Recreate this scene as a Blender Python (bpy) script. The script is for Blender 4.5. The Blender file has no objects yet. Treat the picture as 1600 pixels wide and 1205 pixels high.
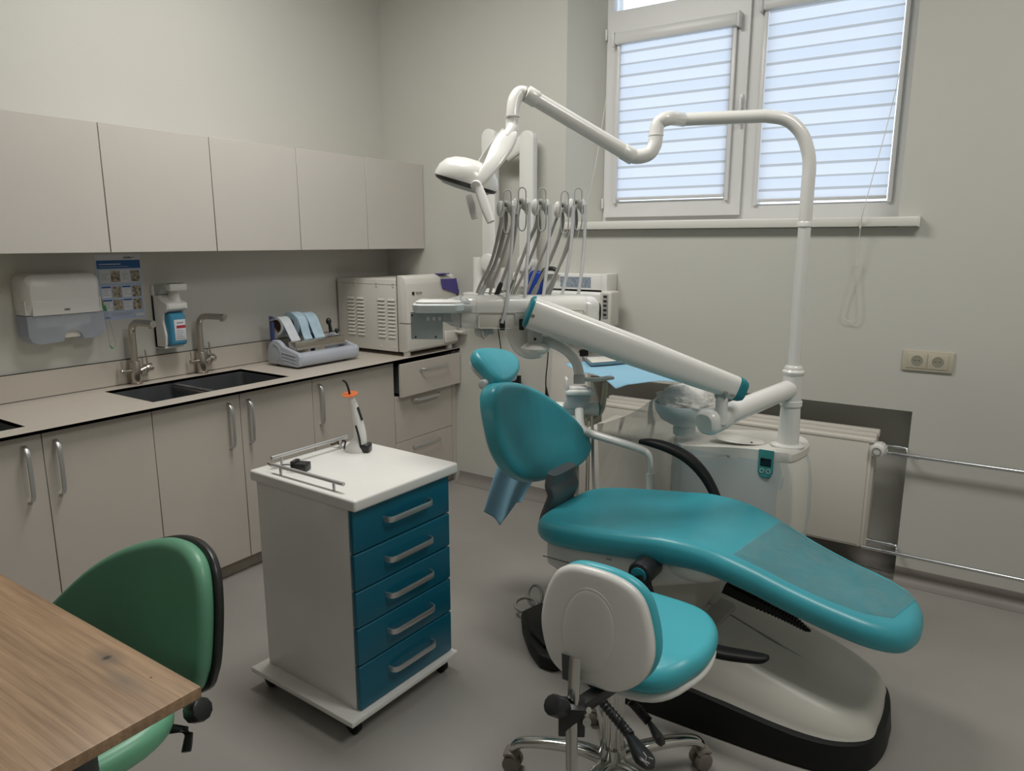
# Dental treatment room, built object by object (metres, Z up; left wall x=-3.37, back wall y=3.57)
import bpy, bmesh, math, random
from mathutils import Vector, Matrix
S = bpy.context.scene
V = Vector
R = math.radians
random.seed(4)

# ---------------------------------------------------------------- camera
cd = bpy.data.cameras.new('camera'); cam = bpy.data.objects.new('camera', cd)
S.collection.objects.link(cam)
cam.location = (0, 0, 1.54); cam.rotation_euler = (R(90-11.31), 0, R(33.7))
cd.sensor_width = 36; cd.lens = 36*1127/1600; cd.clip_start = .02
S.camera = cam
# ---------------------------------------------------------------- world: bright overcast sky outside the window
w = bpy.data.worlds.new('sky'); S.world = w; w.use_nodes = True
nt = w.node_tree; bg = nt.nodes['Background']
bg.inputs['Color'].default_value = (.77, .87, 1, 1); bg.inputs['Strength'].default_value = 2.3
S.view_settings.view_transform = 'Standard'; S.view_settings.look = 'None'
S.view_settings.gamma = 1; S.view_settings.use_curve_mapping = False
S.view_settings.exposure = 0.0
# ---------------------------------------------------------------- ceiling lamps of the room (their panels are built with the ceiling)
LAMPS = [(-1.9, 2.0), (.6, 1.9), (-.6, -.9)]
LAMP_W = [42, 32, 5]
for (lx, ly), lw in zip(LAMPS, LAMP_W):
    ld = bpy.data.lights.new('ceiling_lamp_light', 'AREA'); ld.shape = 'RECTANGLE'; ld.size = 1.15; ld.size_y = .55
    ld.energy = lw; ld.color = (1, .975, .925)
    lo = bpy.data.objects.new('ceiling_lamp_light', ld); S.collection.objects.link(lo)
    lo.location = (lx, ly, 3.245)

# ---------------------------------------------------------------- materials
def mat(name, col, rough=.5, metal=0, spec=.5, coat=0, var=.04, vscale=6, bump=0, bscale=60, alpha=1, trans=0, emit=None):
    m = bpy.data.materials.new(name); m.use_nodes = True
    n = m.node_tree.nodes; l = m.node_tree.links; b = n['Principled BSDF']
    b.inputs['Roughness'].default_value = rough; b.inputs['Metallic'].default_value = metal
    b.inputs['Specular IOR Level'].default_value = spec
    b.inputs['Coat Weight'].default_value = coat; b.inputs['Coat Roughness'].default_value = .12
    b.inputs['Alpha'].default_value = alpha; b.inputs['Transmission Weight'].default_value = trans
    tc = n.new('ShaderNodeTexCoord'); no = n.new('ShaderNodeTexNoise'); no.inputs['Scale'].default_value = vscale
    no.inputs['Detail'].default_value = 4
    l.new(tc.outputs['Object'], no.inputs['Vector'])
    rp = n.new('ShaderNodeValToRGB')
    rp.color_ramp.elements[0].position = .3; rp.color_ramp.elements[1].position = .7
    rp.color_ramp.elements[0].color = tuple(c*(1-var) for c in col)+(1,)
    rp.color_ramp.elements[1].color = tuple(min(1, c*(1+var)) for c in col)+(1,)
    l.new(no.outputs['Fac'], rp.inputs['Fac']); l.new(rp.outputs['Color'], b.inputs['Base Color'])
    if bump:
        n2 = n.new('ShaderNodeTexNoise'); n2.inputs['Scale'].default_value = bscale
        bp = n.new('ShaderNodeBump'); bp.inputs['Strength'].default_value = bump; bp.inputs['Distance'].default_value = .002
        l.new(tc.outputs['Object'], n2.inputs['Vector']); l.new(n2.outputs['Fac'], bp.inputs['Height']); l.new(bp.outputs['Normal'], b.inputs['Normal'])
    if emit:
        b.inputs['Emission Color'].default_value = emit[:3]+(1,); b.inputs['Emission Strength'].default_value = emit[3]
    return m
M = {}
M['wall'] = mat('wall_paint', (.565, .56, .515), .62, var=.015, vscale=2, bump=.12, bscale=220)
M['ceil'] = mat('ceiling_paint', (.75, .75, .72), .8)
M['floor'] = mat('vinyl_floor', (.31, .296, .275), .42, var=.05, vscale=2.5, bump=.05, bscale=90)
M['coving'] = mat('vinyl_coving', (.24, .22, .20), .5, var=.06)
M['cab'] = mat('cabinet_laminate', (.56, .515, .46), .42, var=.012)
M['cabup'] = mat('upper_cabinet_laminate', (.535, .505, .465), .4, var=.012)
M['plinth'] = mat('plinth_laminate', (.27, .24, .19), .5)
M['counter'] = mat('worktop_laminate', (.56, .51, .445), .35, var=.015)
M['black'] = mat('black_edge', (.012, .012, .011), .4)
M['sink'] = mat('sink_steel', (.20, .21, .22), .32, metal=.75, var=.1, vscale=12)
M['sinkrim'] = mat('sink_bright_steel', (.38, .37, .35), .3, metal=.9)
M['steel'] = mat('brushed_steel', (.55, .51, .46), .28, metal=1, var=.05, vscale=20)
M['alu'] = mat('aluminium_handle', (.62, .62, .62), .36, metal=.85)
M['chrome'] = mat('chrome', (.62, .62, .60), .14, metal=1, var=.08, vscale=9)
M['pipe'] = mat('chrome_pipe', (.62, .64, .66), .22, metal=1)
M['white'] = mat('white_plastic', (.79, .785, .76), .3, spec=.5, var=.02)
M['enamel'] = mat('white_enamel', (.76, .755, .725), .22, spec=.5, coat=.25, var=.015)
M['unitgrey'] = mat('unit_panel_white', (.56, .60, .60), .38, var=.02)
M['unitwhite'] = mat('unit_cap_white', (.70, .68, .63), .35, var=.02)
M['offwhite'] = mat('off_white_plastic', (.67, .65, .60), .4, var=.02)
M['greywhite'] = mat('grey_white_plastic', (.48, .50, .50), .4, var=.02)
M['lightblue'] = mat('pale_blue_plastic', (.60, .66, .67), .35, var=.03)
M['bluegrey'] = mat('blue_grey_plastic', (.42, .45, .51), .38, var=.03)
M['navy'] = mat('navy_plastic', (.05, .07, .20), .4)
M['violet'] = mat('violet_panel', (.085, .065, .28), .35)
M['rblue'] = mat('royal_blue_plastic', (.01, .045, .30), .4)
M['teal'] = mat('teal_upholstery', (.045, .355, .43), .36, spec=.5, var=.10, vscale=5, coat=.12, bump=.04, bscale=300)
M['teallight'] = mat('turquoise_upholstery', (.06, .42, .50), .36, spec=.5, var=.05, vscale=5, bump=.04, bscale=300)
M['tealtrim'] = mat('teal_trim', (.01, .21, .26), .35)
M['drawer'] = mat('petrol_drawer_front', (.003, .118, .19), .32, var=.05, vscale=5)
M['green'] = mat('green_upholstery', (.115, .315, .20), .46, spec=.5, var=.05, vscale=5, coat=.1, bump=.05, bscale=350)
M['green_lit'] = mat('green_upholstery_lit', (.17, .46, .29), .36, var=.04, bump=.05, bscale=350)  # same upholstery as the backrest, the seat's stronger light put into the colour
M['rubber'] = mat('black_rubber', (.009, .010, .010), .5, spec=.25)
M['blackp'] = mat('black_plastic', (.018, .019, .02), .33)
M['dgrey'] = mat('dark_grey_plastic', (.075, .087, .092), .42)
M['mgrey'] = mat('grey_rubber_hose', (.34, .33, .31), .45)
M['lgrey'] = mat('light_grey_hose', (.60, .61, .62), .4)
M['caster'] = mat('grey_caster', (.20, .18, .155), .45)
M['beige'] = mat('beige_socket', (.52, .48, .38), .35)
M['basew'] = mat('chair_base_white', (.60, .59, .54), .4, var=.06, vscale=4)
M['baseg'] = mat('chair_base_cover_grey', (.42, .40, .36), .45, var=.05)
M['pvc'] = mat('window_frame_pvc', (.70, .70, .69), .35, var=.01)
M['sill'] = mat('window_sill_white', (.72, .71, .66), .3, var=.01)
M['rad'] = mat('radiator_enamel', (.66, .63, .57), .35, var=.01)
M['paper'] = mat('white_paper', (.66, .68, .72), .7)
M['posterblue'] = mat('poster_blue', (.01, .10, .32), .5)
M['posterpale'] = mat('poster_pale_blue', (.42, .50, .66), .6)
M['photo'] = mat('printed_photo', (.30, .26, .20), .5, var=.9, vscale=70)
M['ink'] = mat('grey_ink', (.25, .25, .28), .6)
M['darkink'] = mat('dark_ink', (.03, .03, .04), .6)
M['red'] = mat('red_print', (.42, .03, .05), .5)
M['orange'] = mat('orange_shield', (.72, .15, .025), .2, alpha=.82)
M['redp'] = mat('dark_red_plastic', (.13, .01, .02), .4)
M['cyanliq'] = mat('blue_liquid_bottle', (.05, .26, .42), .18, var=.08)
M['cream'] = mat('cream_print', (.60, .55, .42), .5)
M['card'] = mat('cardboard_core', (.20, .13, .07), .8)
M['napkin'] = mat('blue_napkin', (.26, .49, .64), .8, bump=.3, bscale=200, var=.04)
M['bluefoil'] = mat('blue_foil_pouch', (.40, .54, .63), .4, var=.08, vscale=30)
M['pouch'] = mat('pale_pouch_paper', (.56, .60, .64), .55, var=.06, vscale=40)
M['screen'] = mat('dark_screen', (.006, .008, .015), .15)
M['greenp'] = mat('green_silicone', (.05, .32, .12), .4)
M['brass'] = mat('brass_clip', (.35, .24, .10), .35, metal=.6)
M['label'] = mat('grey_rating_label', (.26, .31, .37), .5, var=.35, vscale=90)
M['grille'] = mat('metal_grey_plate', (.36, .41, .42), .4, var=.02)
M['trayst'] = mat('steel_tray', (.30, .36, .38), .3, metal=.7)

def glassmat(name, tint=(1, 1, 1), gloss=.06, rough=.02, opaque=0, ocol=(.8, .8, .8), ns=14, nc=1.0):
    m = bpy.data.materials.new(name); m.use_nodes = True; n = m.node_tree.nodes; l = m.node_tree.links; n.clear()
    o = n.new('ShaderNodeOutputMaterial'); t = n.new('ShaderNodeBsdfTransparent'); g = n.new('ShaderNodeBsdfGlossy')
    t.inputs['Color'].default_value = tint+(1,); g.inputs['Roughness'].default_value = rough
    mx = n.new('ShaderNodeMixShader'); fr = n.new('ShaderNodeFresnel'); fr.inputs['IOR'].default_value = 1.35
    l.new(fr.outputs[0], mx.inputs[0]); l.new(t.outputs[0], mx.inputs[1]); l.new(g.outputs[0], mx.inputs[2])
    if opaque:
        d = n.new('ShaderNodeBsdfDiffuse'); tl = n.new('ShaderNodeBsdfTranslucent')
        tc = n.new('ShaderNodeTexCoord'); no = n.new('ShaderNodeTexNoise'); no.inputs['Scale'].default_value = ns
        no.inputs['Detail'].default_value = 5; no.inputs['Distortion'].default_value = 1.2
        rp = n.new('ShaderNodeValToRGB')
        rp.color_ramp.elements[0].position = .35; rp.color_ramp.elements[0].color = (opaque*(1-.3*nc),)*3+(1,)
        rp.color_ramp.elements[1].position = .7; rp.color_ramp.elements[1].color = (min(1, opaque*(1+.35*nc)),)*3+(1,)
        l.new(tc.outputs['Object'], no.inputs['Vector']); l.new(no.outputs['Fac'], rp.inputs['Fac'])
        d.inputs['Color'].default_value = ocol+(1,); tl.inputs['Color'].default_value = ocol+(1,)
        ad = n.new('ShaderNodeMixShader'); ad.inputs[0].default_value = .35
        l.new(d.outputs[0], ad.inputs[1]); l.new(tl.outputs[0], ad.inputs[2])
        m2 = n.new('ShaderNodeMixShader'); l.new(rp.outputs['Color'], m2.inputs[0])
        l.new(mx.outputs[0], m2.inputs[1]); l.new(ad.outputs[0], m2.inputs[2]); l.new(m2.outputs[0], o.inputs[0])
    else:
        l.new(mx.outputs[0], o.inputs[0])
    return m
M['glass'] = glassmat('window_glass', (.97, .98, 1))
M['clear'] = glassmat('clear_plastic', (.80, .85, .90), opaque=.6, ocol=(.70, .74, .82), ns=3, nc=.2)
M['bag'] = glassmat('thin_plastic_bag', (.93, .92, .9), rough=.12, opaque=.58, ocol=(.86, .84, .80), ns=2.5, nc=.3)
M['bagball'] = glassmat('crumpled_clear_bag', (.95, .94, .92), rough=.08, opaque=.85, ocol=(.97, .96, .93), nc=.3)
M['film'] = glassmat('clear_film', (.92, .95, .95), rough=.08, opaque=.22, ocol=(.46, .50, .47), ns=18)

def blindmat():
    m = bpy.data.materials.new('day_night_blind_fabric'); m.use_nodes = True; n = m.node_tree.nodes; l = m.node_tree.links; n.clear()
    o = n.new('ShaderNodeOutputMaterial'); tl = n.new('ShaderNodeBsdfTranslucent'); d = n.new('ShaderNodeBsdfDiffuse')
    tc = n.new('ShaderNodeTexCoord'); sp = n.new('ShaderNodeSeparateXYZ'); l.new(tc.outputs['Object'], sp.inputs[0])
    def math_(op, a, b):
        x = n.new('ShaderNodeMath'); x.operation = op
        for i, v in enumerate((a, b)):
            if v is None: continue
            if isinstance(v, (int, float)): x.inputs[i].default_value = v
            else: l.new(v, x.inputs[i])
        return x.outputs[0]
    f = math_('FRACT', math_('DIVIDE', sp.outputs['Z'], .1175), None)
    cr = n.new('ShaderNodeValToRGB'); e = cr.color_ramp.elements; cr.color_ramp.interpolation = 'LINEAR'
    e[0].position = 0; e[0].color = (.88, .90, .92, 1); e[1].position = .385; e[1].color = (.86, .88, .91, 1)
    for p, c in ((.405, (.50, .50, .49, 1)), (.50, (.50, .50, .49, 1)), (.515, (.97, 1, 1, 1)), (.53, (.84, .87, .90, 1)), (.90, (.82, .86, .90, 1)), (.91, (.50, .50, .49, 1)), (.98, (.52, .52, .51, 1)), (.99, (.93, .97, 1, 1))):
        k = e.new(p); k.color = c
    l.new(f, cr.inputs['Fac'])
    # fine woven weave on every other band
    wv = n.new('ShaderNodeTexWave'); wv.bands_direction = 'Z'; wv.inputs['Scale'].default_value = 38; wv.inputs['Distortion'].default_value = .4
    l.new(tc.outputs['Object'], wv.inputs['Vector'])
    wb = math_('MULTIPLY', math_('GREATER_THAN', f, .5), math_('LESS_THAN', f, .9))
    wf = math_('MULTIPLY', wb, math_('MULTIPLY', wv.outputs['Fac'], .14))
    mx = n.new('ShaderNodeMixRGB'); mx.blend_type = 'MULTIPLY'; mx.inputs[2].default_value = (.55, .62, .70, 1)
    l.new(wf, mx.inputs[0]); l.new(cr.outputs[0], mx.inputs[1])
    l.new(mx.outputs[0], tl.inputs['Color']); d.inputs['Color'].default_value = (.7, .7, .68, 1)
    s = n.new('ShaderNodeMixShader'); s.inputs[0].default_value = .22
    l.new(tl.outputs[0], s.inputs[1]); l.new(d.outputs[0], s.inputs[2]); l.new(s.outputs[0], o.inputs[0])
    return m
M['blind'] = blindmat()

def woodmat():
    m = bpy.data.materials.new('oak_laminate'); m.use_nodes = True; n = m.node_tree.nodes; l = m.node_tree.links
    b = n['Principled BSDF']; b.inputs['Roughness'].default_value = .38
    tc = n.new('ShaderNodeTexCoord'); mp = n.new('ShaderNodeMapping'); mp.inputs['Scale'].default_value = (1.2, 14, 14)
    l.new(tc.outputs['Object'], mp.inputs[0])
    # warp around the knot
    a = n.new('ShaderNodeTexNoise'); a.inputs['Scale'].default_value = 1.6; a.inputs['Detail'].default_value = 7; a.inputs['Distortion'].default_value = .7
    l.new(mp.outputs[0], a.inputs['Vector'])
    w = n.new('ShaderNodeTexWave'); w.bands_direction = 'Y'; w.inputs['Scale'].default_value = 1.1; w.inputs['Distortion'].default_value = 4.5; w.inputs['Detail'].default_value = 4; w.inputs['Detail Scale'].default_value = .6
    l.new(mp.outputs[0], w.inputs['Vector'])
    c = n.new('ShaderNodeValToRGB'); e = c.color_ramp.elements
    e[0].position = .3; e[0].color = (.29, .185, .108, 1); e[1].position = .7; e[1].color = (.43, .285, .168, 1)
    mx = n.new('ShaderNodeMixRGB'); mx.inputs[0].default_value = .16
    l.new(a.outputs['Fac'], mx.inputs[1]); l.new(w.outputs['Fac'], mx.inputs[2]); l.new(mx.outputs[0], c.inputs['Fac'])
    # fine pores
    mp2 = n.new('ShaderNodeMapping'); mp2.inputs['Scale'].default_value = (6, 220, 220); l.new(tc.outputs['Object'], mp2.inputs[0])
    p = n.new('ShaderNodeTexNoise'); p.inputs['Scale'].default_value = 1; p.inputs['Detail'].default_value = 3; l.new(mp2.outputs[0], p.inputs['Vector'])
    pr = n.new('ShaderNodeValToRGB'); pr.color_ramp.elements[0].position = .35; pr.color_ramp.elements[0].color = (.6, .55, .5, 1); pr.color_ramp.elements[1].position = .55
    l.new(p.outputs['Fac'], pr.inputs['Fac'])
    m1 = n.new('ShaderNodeMixRGB'); m1.blend_type = 'MULTIPLY'; m1.inputs[0].default_value = .5
    l.new(c.outputs[0], m1.inputs[1]); l.new(pr.outputs[0], m1.inputs[2])
    last = m1.outputs[0]
    for (kx, ky, rx, ry, col, s0) in KNOTS:
        k = n.new('ShaderNodeMapping'); k.vector_type = 'POINT'
        k.inputs['Location'].default_value = (-kx/rx, -ky/ry, 0); k.inputs['Scale'].default_value = (1/rx, 1/ry, 0)
        l.new(tc.outputs['Object'], k.inputs[0])
        ln = n.new('ShaderNodeVectorMath'); ln.operation = 'LENGTH'; l.new(k.outputs[0], ln.inputs[0])
        r = n.new('ShaderNodeValToRGB'); r.color_ramp.elements[0].position = s0; r.color_ramp.elements[0].color = (1, 1, 1, 1)
        r.color_ramp.elements[1].position = 1; r.color_ramp.elements[1].color = (0, 0, 0, 1); l.new(ln.outputs['Value'], r.inputs['Fac'])
        q = n.new('ShaderNodeMixRGB'); q.inputs[2].default_value = col; l.new(r.outputs[0], q.inputs[0]); l.new(last, q.inputs[1]); last = q.outputs[0]
    l.new(last, b.inputs['Base Color'])
    return m

# ---------------------------------------------------------------- mesh helpers
def cat(pts, k=6, closed=False):
    """Catmull-Rom subdivision of a polyline"""
    P = [V(p) for p in pts]; n = len(P); out = []
    rng = range(n) if closed else range(n-1)
    for i in rng:
        if closed: a, b, c, d = P[(i-1) % n], P[i], P[(i+1) % n], P[(i+2) % n]
        else: a, b, c, d = P[max(i-1, 0)], P[i], P[i+1], P[min(i+2, n-1)]
        for j in range(k):
            t = j/k
            out.append(.5*((2*b)+(c-a)*t+(2*a-5*b+4*c-d)*t*t+(-a+3*b-3*c+d)*t**3))
    if not closed: out.append(P[-1])
    return out
def frame(ax):
    ax = V(ax).normalized(); u = ax.cross(V((0, 0, 1)))
    if u.length < 1e-3: u = V((1, 0, 0))
    u.normalize(); return u, u.cross(ax).normalized()*-1, ax
class MB:
    def __init__(s): s.bm = bmesh.new(); s.smooth = True
    def _merge(s, t, m):
        for f in t.faces: f.material_index = m
        me = bpy.data.meshes.new('tmp'); t.to_mesh(me); t.free(); s.bm.from_mesh(me); bpy.data.meshes.remove(me); return s
    def box(s, a, b, bev=0, m=0, seg=2, T=None):
        t = bmesh.new(); a = V(a); b = V(b)
        bmesh.ops.create_cube(t, size=1)
        for v in t.verts: v.co = V([a[i]+(v.co[i]+.5)*(b[i]-a[i]) for i in range(3)])
        if bev: bmesh.ops.bevel(t, geom=t.edges[:], offset=bev, segments=seg, profile=.5, affect='EDGES')
        if T is not None: t.transform(T)
        return s._merge(t, m)
    def prism(s, poly, vec, bev=0, m=0, seg=2, T=None):
        t = bmesh.new(); vec = V(vec)
        vs = [t.verts.new(V(p)) for p in poly]; f = t.faces.new(vs)
        r = bmesh.ops.extrude_face_region(t, geom=[f])
        bmesh.ops.translate(t, vec=vec, verts=[g for g in r['geom'] if isinstance(g, bmesh.types.BMVert)])
        bmesh.ops.recalc_face_normals(t, faces=t.faces[:])
        if bev: bmesh.ops.bevel(t, geom=t.edges[:], offset=bev, segments=seg, profile=.5, affect='EDGES', clamp_overlap=True)
        if T is not None: t.transform(T)
        return s._merge(t, m)
    def loft(s, rings, m=0, cap=True, closed=True):
        t = bmesh.new(); L = [[t.verts.new(V(p)) for p in r] for r in rings]; n = len(L[0])
        for a, b in zip(L, L[1:]):
            for i in range(n if closed else n-1):
                j = (i+1) % n
                try: t.faces.new((a[i], a[j], b[j], b[i]))
                except ValueError: pass
        if cap:
            for r in (L[0], L[-1]):
                try: t.faces.new(r)
                except ValueError: pass
        bmesh.ops.remove_doubles(t, verts=t.verts[:], dist=1e-6)
        if cap or closed: bmesh.ops.recalc_face_normals(t, faces=t.faces[:])
        return s._merge(t, m)
    def cyl(s, a, b, r0, r1=None, n=28, m=0, bev=0):
        a = V(a); b = V(b); r1 = r0 if r1 is None else r1; u, v, w_ = frame(b-a)
        def ring(c, r): return [c+(u*math.cos(2*math.pi*i/n)+v*math.sin(2*math.pi*i/n))*r for i in range(n)]
        if bev:
            d = (b-a).normalized()*bev
            rs = [ring(a, max(r0-bev, 1e-4)), ring(a+d*.3, r0-bev*.3), ring(a+d, r0), ring(b-d, r1), ring(b-d*.3, r1-bev*.3), ring(b, max(r1-bev, 1e-4))]
        else: rs = [ring(a, r0), ring(b, r1)]
        return s.loft(rs, m)
    def lathe(s, prof, o, ax=(0, 0, 1), n=32, m=0, sx=1, sy=1, cap=True):
        o = V(o); u, v, w_ = frame(ax)
        return s.loft([[o+w_*h+(u*math.cos(2*math.pi*i/n)*sx+v*math.sin(2*math.pi*i/n)*sy)*max(r, 1e-4) for i in range(n)] for r, h in prof], m, cap)
    def tube(s, pts, r, n=12, m=0, k=0, closed=False, flat=None):
        """r: radius or list per control point; flat=(rx, ry, up) gives an oval section"""
        P = [V(p) for p in pts]
        rr = r if isinstance(r, (list, tuple)) else [r]*len(P)
        if k:
            q = cat([V((x, 0, 0)) for x in rr], k, closed) ; P = cat(P, k, closed); rr = [max(x.x, 1e-4) for x in q]
        N = len(P); T = []
        for i in range(N):
            a = P[(i-1) % N] if (closed or i) else P[i]; b = P[(i+1) % N] if (closed or i < N-1) else P[i]
            T.append((b-a).normalized())
        u = frame(T[0])[0] if flat is None else None
        rings = []
        for i in range(N):
            if flat is None:
                if i: u = T[i-1].rotation_difference(T[i]) @ u
                u = (u-T[i]*u.dot(T[i])).normalized(); v = T[i].cross(u); ru = rv = rr[i]
            else:
                v = V(flat[2]); v = (v-T[i]*v.dot(T[i])).normalized(); u = T[i].cross(v); ru, rv = flat[0]*rr[i], flat[1]*rr[i]
            if flat is not None and len(flat) > 3:   # superellipse section
                e = flat[3]; f_ = lambda c: math.copysign(abs(c)**e, c)
                rings.append([P[i]+u*f_(math.cos(2*math.pi*j/n))*ru+v*f_(math.sin(2*math.pi*j/n))*rv for j in range(n)])
            else: rings.append([P[i]+u*math.cos(2*math.pi*j/n)*ru+v*math.sin(2*math.pi*j/n)*rv for j in range(n)])
        if closed: rings.append(rings[0]); return s.loft(rings, m, cap=False)
        return s.loft(rings, m)
    def ell(s, c, r, m=0, T=None, nu=32, nv=18, half=None):
        c = V(c); rings = []
        for i in range(nv+1):
            a = -math.pi/2+math.pi*i/nv
            if half and math.sin(a) < half[0]: continue
            z = math.sin(a); q = max(math.cos(a), 1e-4)
            ring = [V((math.cos(2*math.pi*j/nu)*q*r[0], math.sin(2*math.pi*j/nu)*q*r[1], z*r[2])) for j in range(nu)]
            rings.append([c+(T @ p if T is not None else p) for p in ring])
        return s.loft(rings, m)
    def cushion(s, out, mp, th, er, puff=0, m=0, k=4, inner=7, side=5, botpuff=0):
        P = [V((p.x, p.y)) for p in cat([(a, b, 0) for a, b in out], k, True)]
        n = len(P); ar = sum(P[i].x*P[(i+1) % n].y-P[(i+1) % n].x*P[i].y for i in range(n))
        if ar < 0: P.reverse()
        c = sum(P, V((0, 0)))/n
        N = []
        for i in range(n):
            d = P[(i+1) % n]-P[(i-1) % n]; N.append(V((d.y, -d.x)).normalized())
        def off(d): return [P[i]-N[i]*d for i in range(n)]
        rings = []
        base = off(er)
        for j in range(2, inner+1):
            q = j/(inner+1); h = -botpuff*(1-q*q); rings.append([mp(*(c+(p-c)*q), h) for p in base])
        for j in range(side+1):
            a = math.pi/2*j/side; rings.append([mp(p.x, p.y, er*(1-math.cos(a))) for p in off(er*(1-math.sin(a)))])
        for j in range(side+1):
            a = math.pi/2*j/side; rings.append([mp(p.x, p.y, th-er*(1-math.sin(a))) for p in off(er*(1-math.cos(a)))])
        for j in range(inner, 0, -1):
            q = j/(inner+1); rings.append([mp(*(c+(p-c)*q), th+puff*(1-q*q)) for p in base])
        return s.loft(rings, m)
    def grid(s, f, nu, nv, m=0, thick=0):
        t = bmesh.new(); G = [[t.verts.new(V(f(i/nu, j/nv))) for j in range(nv+1)] for i in range(nu+1)]
        for i in range(nu):
            for j in range(nv): t.faces.new((G[i][j], G[i+1][j], G[i+1][j+1], G[i][j+1]))
        if thick:
            bmesh.ops.recalc_face_normals(t, faces=t.faces[:]); bmesh.ops.solidify(t, geom=t.faces[:], thickness=thick)
        return s._merge(t, m)
    def text(s, body, size, T, m=0, depth=.0004, align='CENTER'):
        cu = bpy.data.curves.new('txt', 'FONT'); cu.body = body; cu.size = size; cu.extrude = depth; cu.align_x = align; cu.align_y = 'CENTER'; cu.resolution_u = 2
        o = bpy.data.objects.new('txt', cu); S.collection.objects.link(o)
        dg = bpy.context.evaluated_depsgraph_get(); me = bpy.data.meshes.new_from_object(o.evaluated_get(dg))
        t = bmesh.new(); t.from_mesh(me); t.transform(T); bpy.data.meshes.remove(me)
        bpy.data.objects.remove(o); bpy.data.curves.remove(cu); return s._merge(t, m)
FR = {}
def props(o, label=None, cat_=None, group=None, kind=None):
    if label: o['label'] = label
    if cat_: o['category'] = cat_
    if group: o['group'] = group
    if kind: o['kind'] = kind
    return o
def empty(name, loc, label, cat_, rz=0, group=None, kind=None):
    o = bpy.data.objects.new(name, None); o.empty_display_size = .1; S.collection.objects.link(o)
    o.location = loc; o.rotation_euler = (0, 0, rz); FR[o.name] = (Matrix.Translation(V(loc)) @ Matrix.Rotation(rz, 4, 'Z'))
    return props(o, label, cat_, group, kind)
def islands(bm):
    bm.verts.index_update(); seen = set(); out = []
    for v0 in bm.verts:
        if v0.index in seen: continue
        st_, isl = [v0], []; seen.add(v0.index)
        while st_:
            v = st_.pop(); isl.append(v.index)
            for e in v.link_edges:
                o = e.other_vert(v)
                if o.index not in seen: seen.add(o.index); st_.append(o)
        out.append(set(isl))
    return out
def build_each(mb, name, mats, parent, **k):
    """every loose piece of the mesh becomes a part object of its own"""
    out = []
    for isl in islands(mb.bm):
        c = MB(); c.bm.free(); c.bm = mb.bm.copy(); c.bm.verts.ensure_lookup_table()
        bmesh.ops.delete(c.bm, geom=[v for v in c.bm.verts if v.index not in isl], context='VERTS')
        out.append(build(c, name, mats, parent, **k))
    mb.bm.free(); return out
def build(mb, name, mats, parent=None, label=None, cat_=None, group=None, kind=None, local=False, ang=38):
    """links one mesh object; vertices are given in world metres unless local=True"""
    bm = mb.bm
    bmesh.ops.remove_doubles(bm, verts=bm.verts[:], dist=1e-6)
    if parent is not None:
        F = FR[parent.name]
        if not local: bm.transform(F.inverted())
        loc = V((0, 0, 0)); FR_ = F
    else:
        xs = [v.co for v in bm.verts]
        loc = V(((min(p.x for p in xs)+max(p.x for p in xs))/2, (min(p.y for p in xs)+max(p.y for p in xs))/2, min(p.z for p in xs)))
        bm.transform(Matrix.Translation(-loc)); FR_ = Matrix.Translation(loc)
    me = bpy.data.meshes.new(name); bm.to_mesh(me); bm.free()
    for mm in (mats if isinstance(mats, (list, tuple)) else [mats]): me.materials.append(M[mm] if isinstance(mm, str) else mm)
    me.shade_smooth(); me.set_sharp_from_angle(angle=R(ang))
    o = bpy.data.objects.new(name, me); S.collection.objects.link(o); o.location = loc
    if parent is not None: o.parent = parent
    FR[o.name] = FR_
    return props(o, label, cat_, group, kind)
def dup(root, loc=None, rz=None, label=None, delta=None):
    r = root.copy(); S.collection.objects.link(r)
    if loc is not None: r.location = loc
    if delta is not None: r.location = root.location+V(delta)
    if rz is not None: r.rotation_euler = (0, 0, rz)
    if label: r['label'] = label
    def rec(a, b):
        for ch in [o for o in S.collection.objects if o.parent == a]:
            c = ch.copy(); S.collection.objects.link(c); c.parent = b; rec(ch, c)
    rec(root, r)
    return r
def st(mb, name, mats, parent=None, **k):
    return build(mb, name, mats, parent, kind=None if parent else 'structure', **k)

XL, YB, ZC = -3.37, 3.57, 3.3
XR, YF = 2.3, -2.3
# ---------------------------------------------------------------- the room shell
st(MB().box((XL-.2, YF-.2, -.1), (XR+.2, YB+.4, 0)), 'floor', 'floor')
st(MB().box((XL-.2, YF-.2, ZC), (XR+.2, YB+.4, ZC+.1)), 'ceiling', 'ceil')
st(MB().box((XL-.15, YF, 0), (XL, YB+.4, ZC)), 'wall_left', 'wall')
st(MB().box((XR, YF, 0), (XR+.15, YB+.4, ZC)), 'wall_right', 'wall')
st(MB().box((XL, YF-.15, 0), (XR, YF, ZC)), 'wall_front', 'wall')
WX0, WX1, WZ0, WZ1 = -2.03, -.385, 1.60, 3.02      # window opening in the wall face
NX0, NX1, NZ = -1.85, -.25, .80                     # radiator niche
b = MB()
def wseg(x0, x1, z0, z1, y0=YB, y1=YB+.4): b.box((x0, y0, z0), (x1, y1, z1))
wseg(XL, WX0, 0, ZC)
wseg(WX0, WX1, WZ1, ZC); wseg(WX0, WX1, NZ, WZ0)
wseg(WX0, NX0, 0, NZ); wseg(NX0, NX1, 0, NZ, YB+.16); wseg(WX1, NX1, NZ, ZC); wseg(NX1, XR, 0, ZC)
b.prism([(WX0, YB, WZ0), (WX0, YB+.4, WZ0), (WX0+.13, YB+.4, WZ0), (WX0+.13, YB+.21, WZ0)], (0, 0, WZ1-WZ0))   # splayed reveal
st(b, 'wall_back', 'wall', ang=20)
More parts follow.
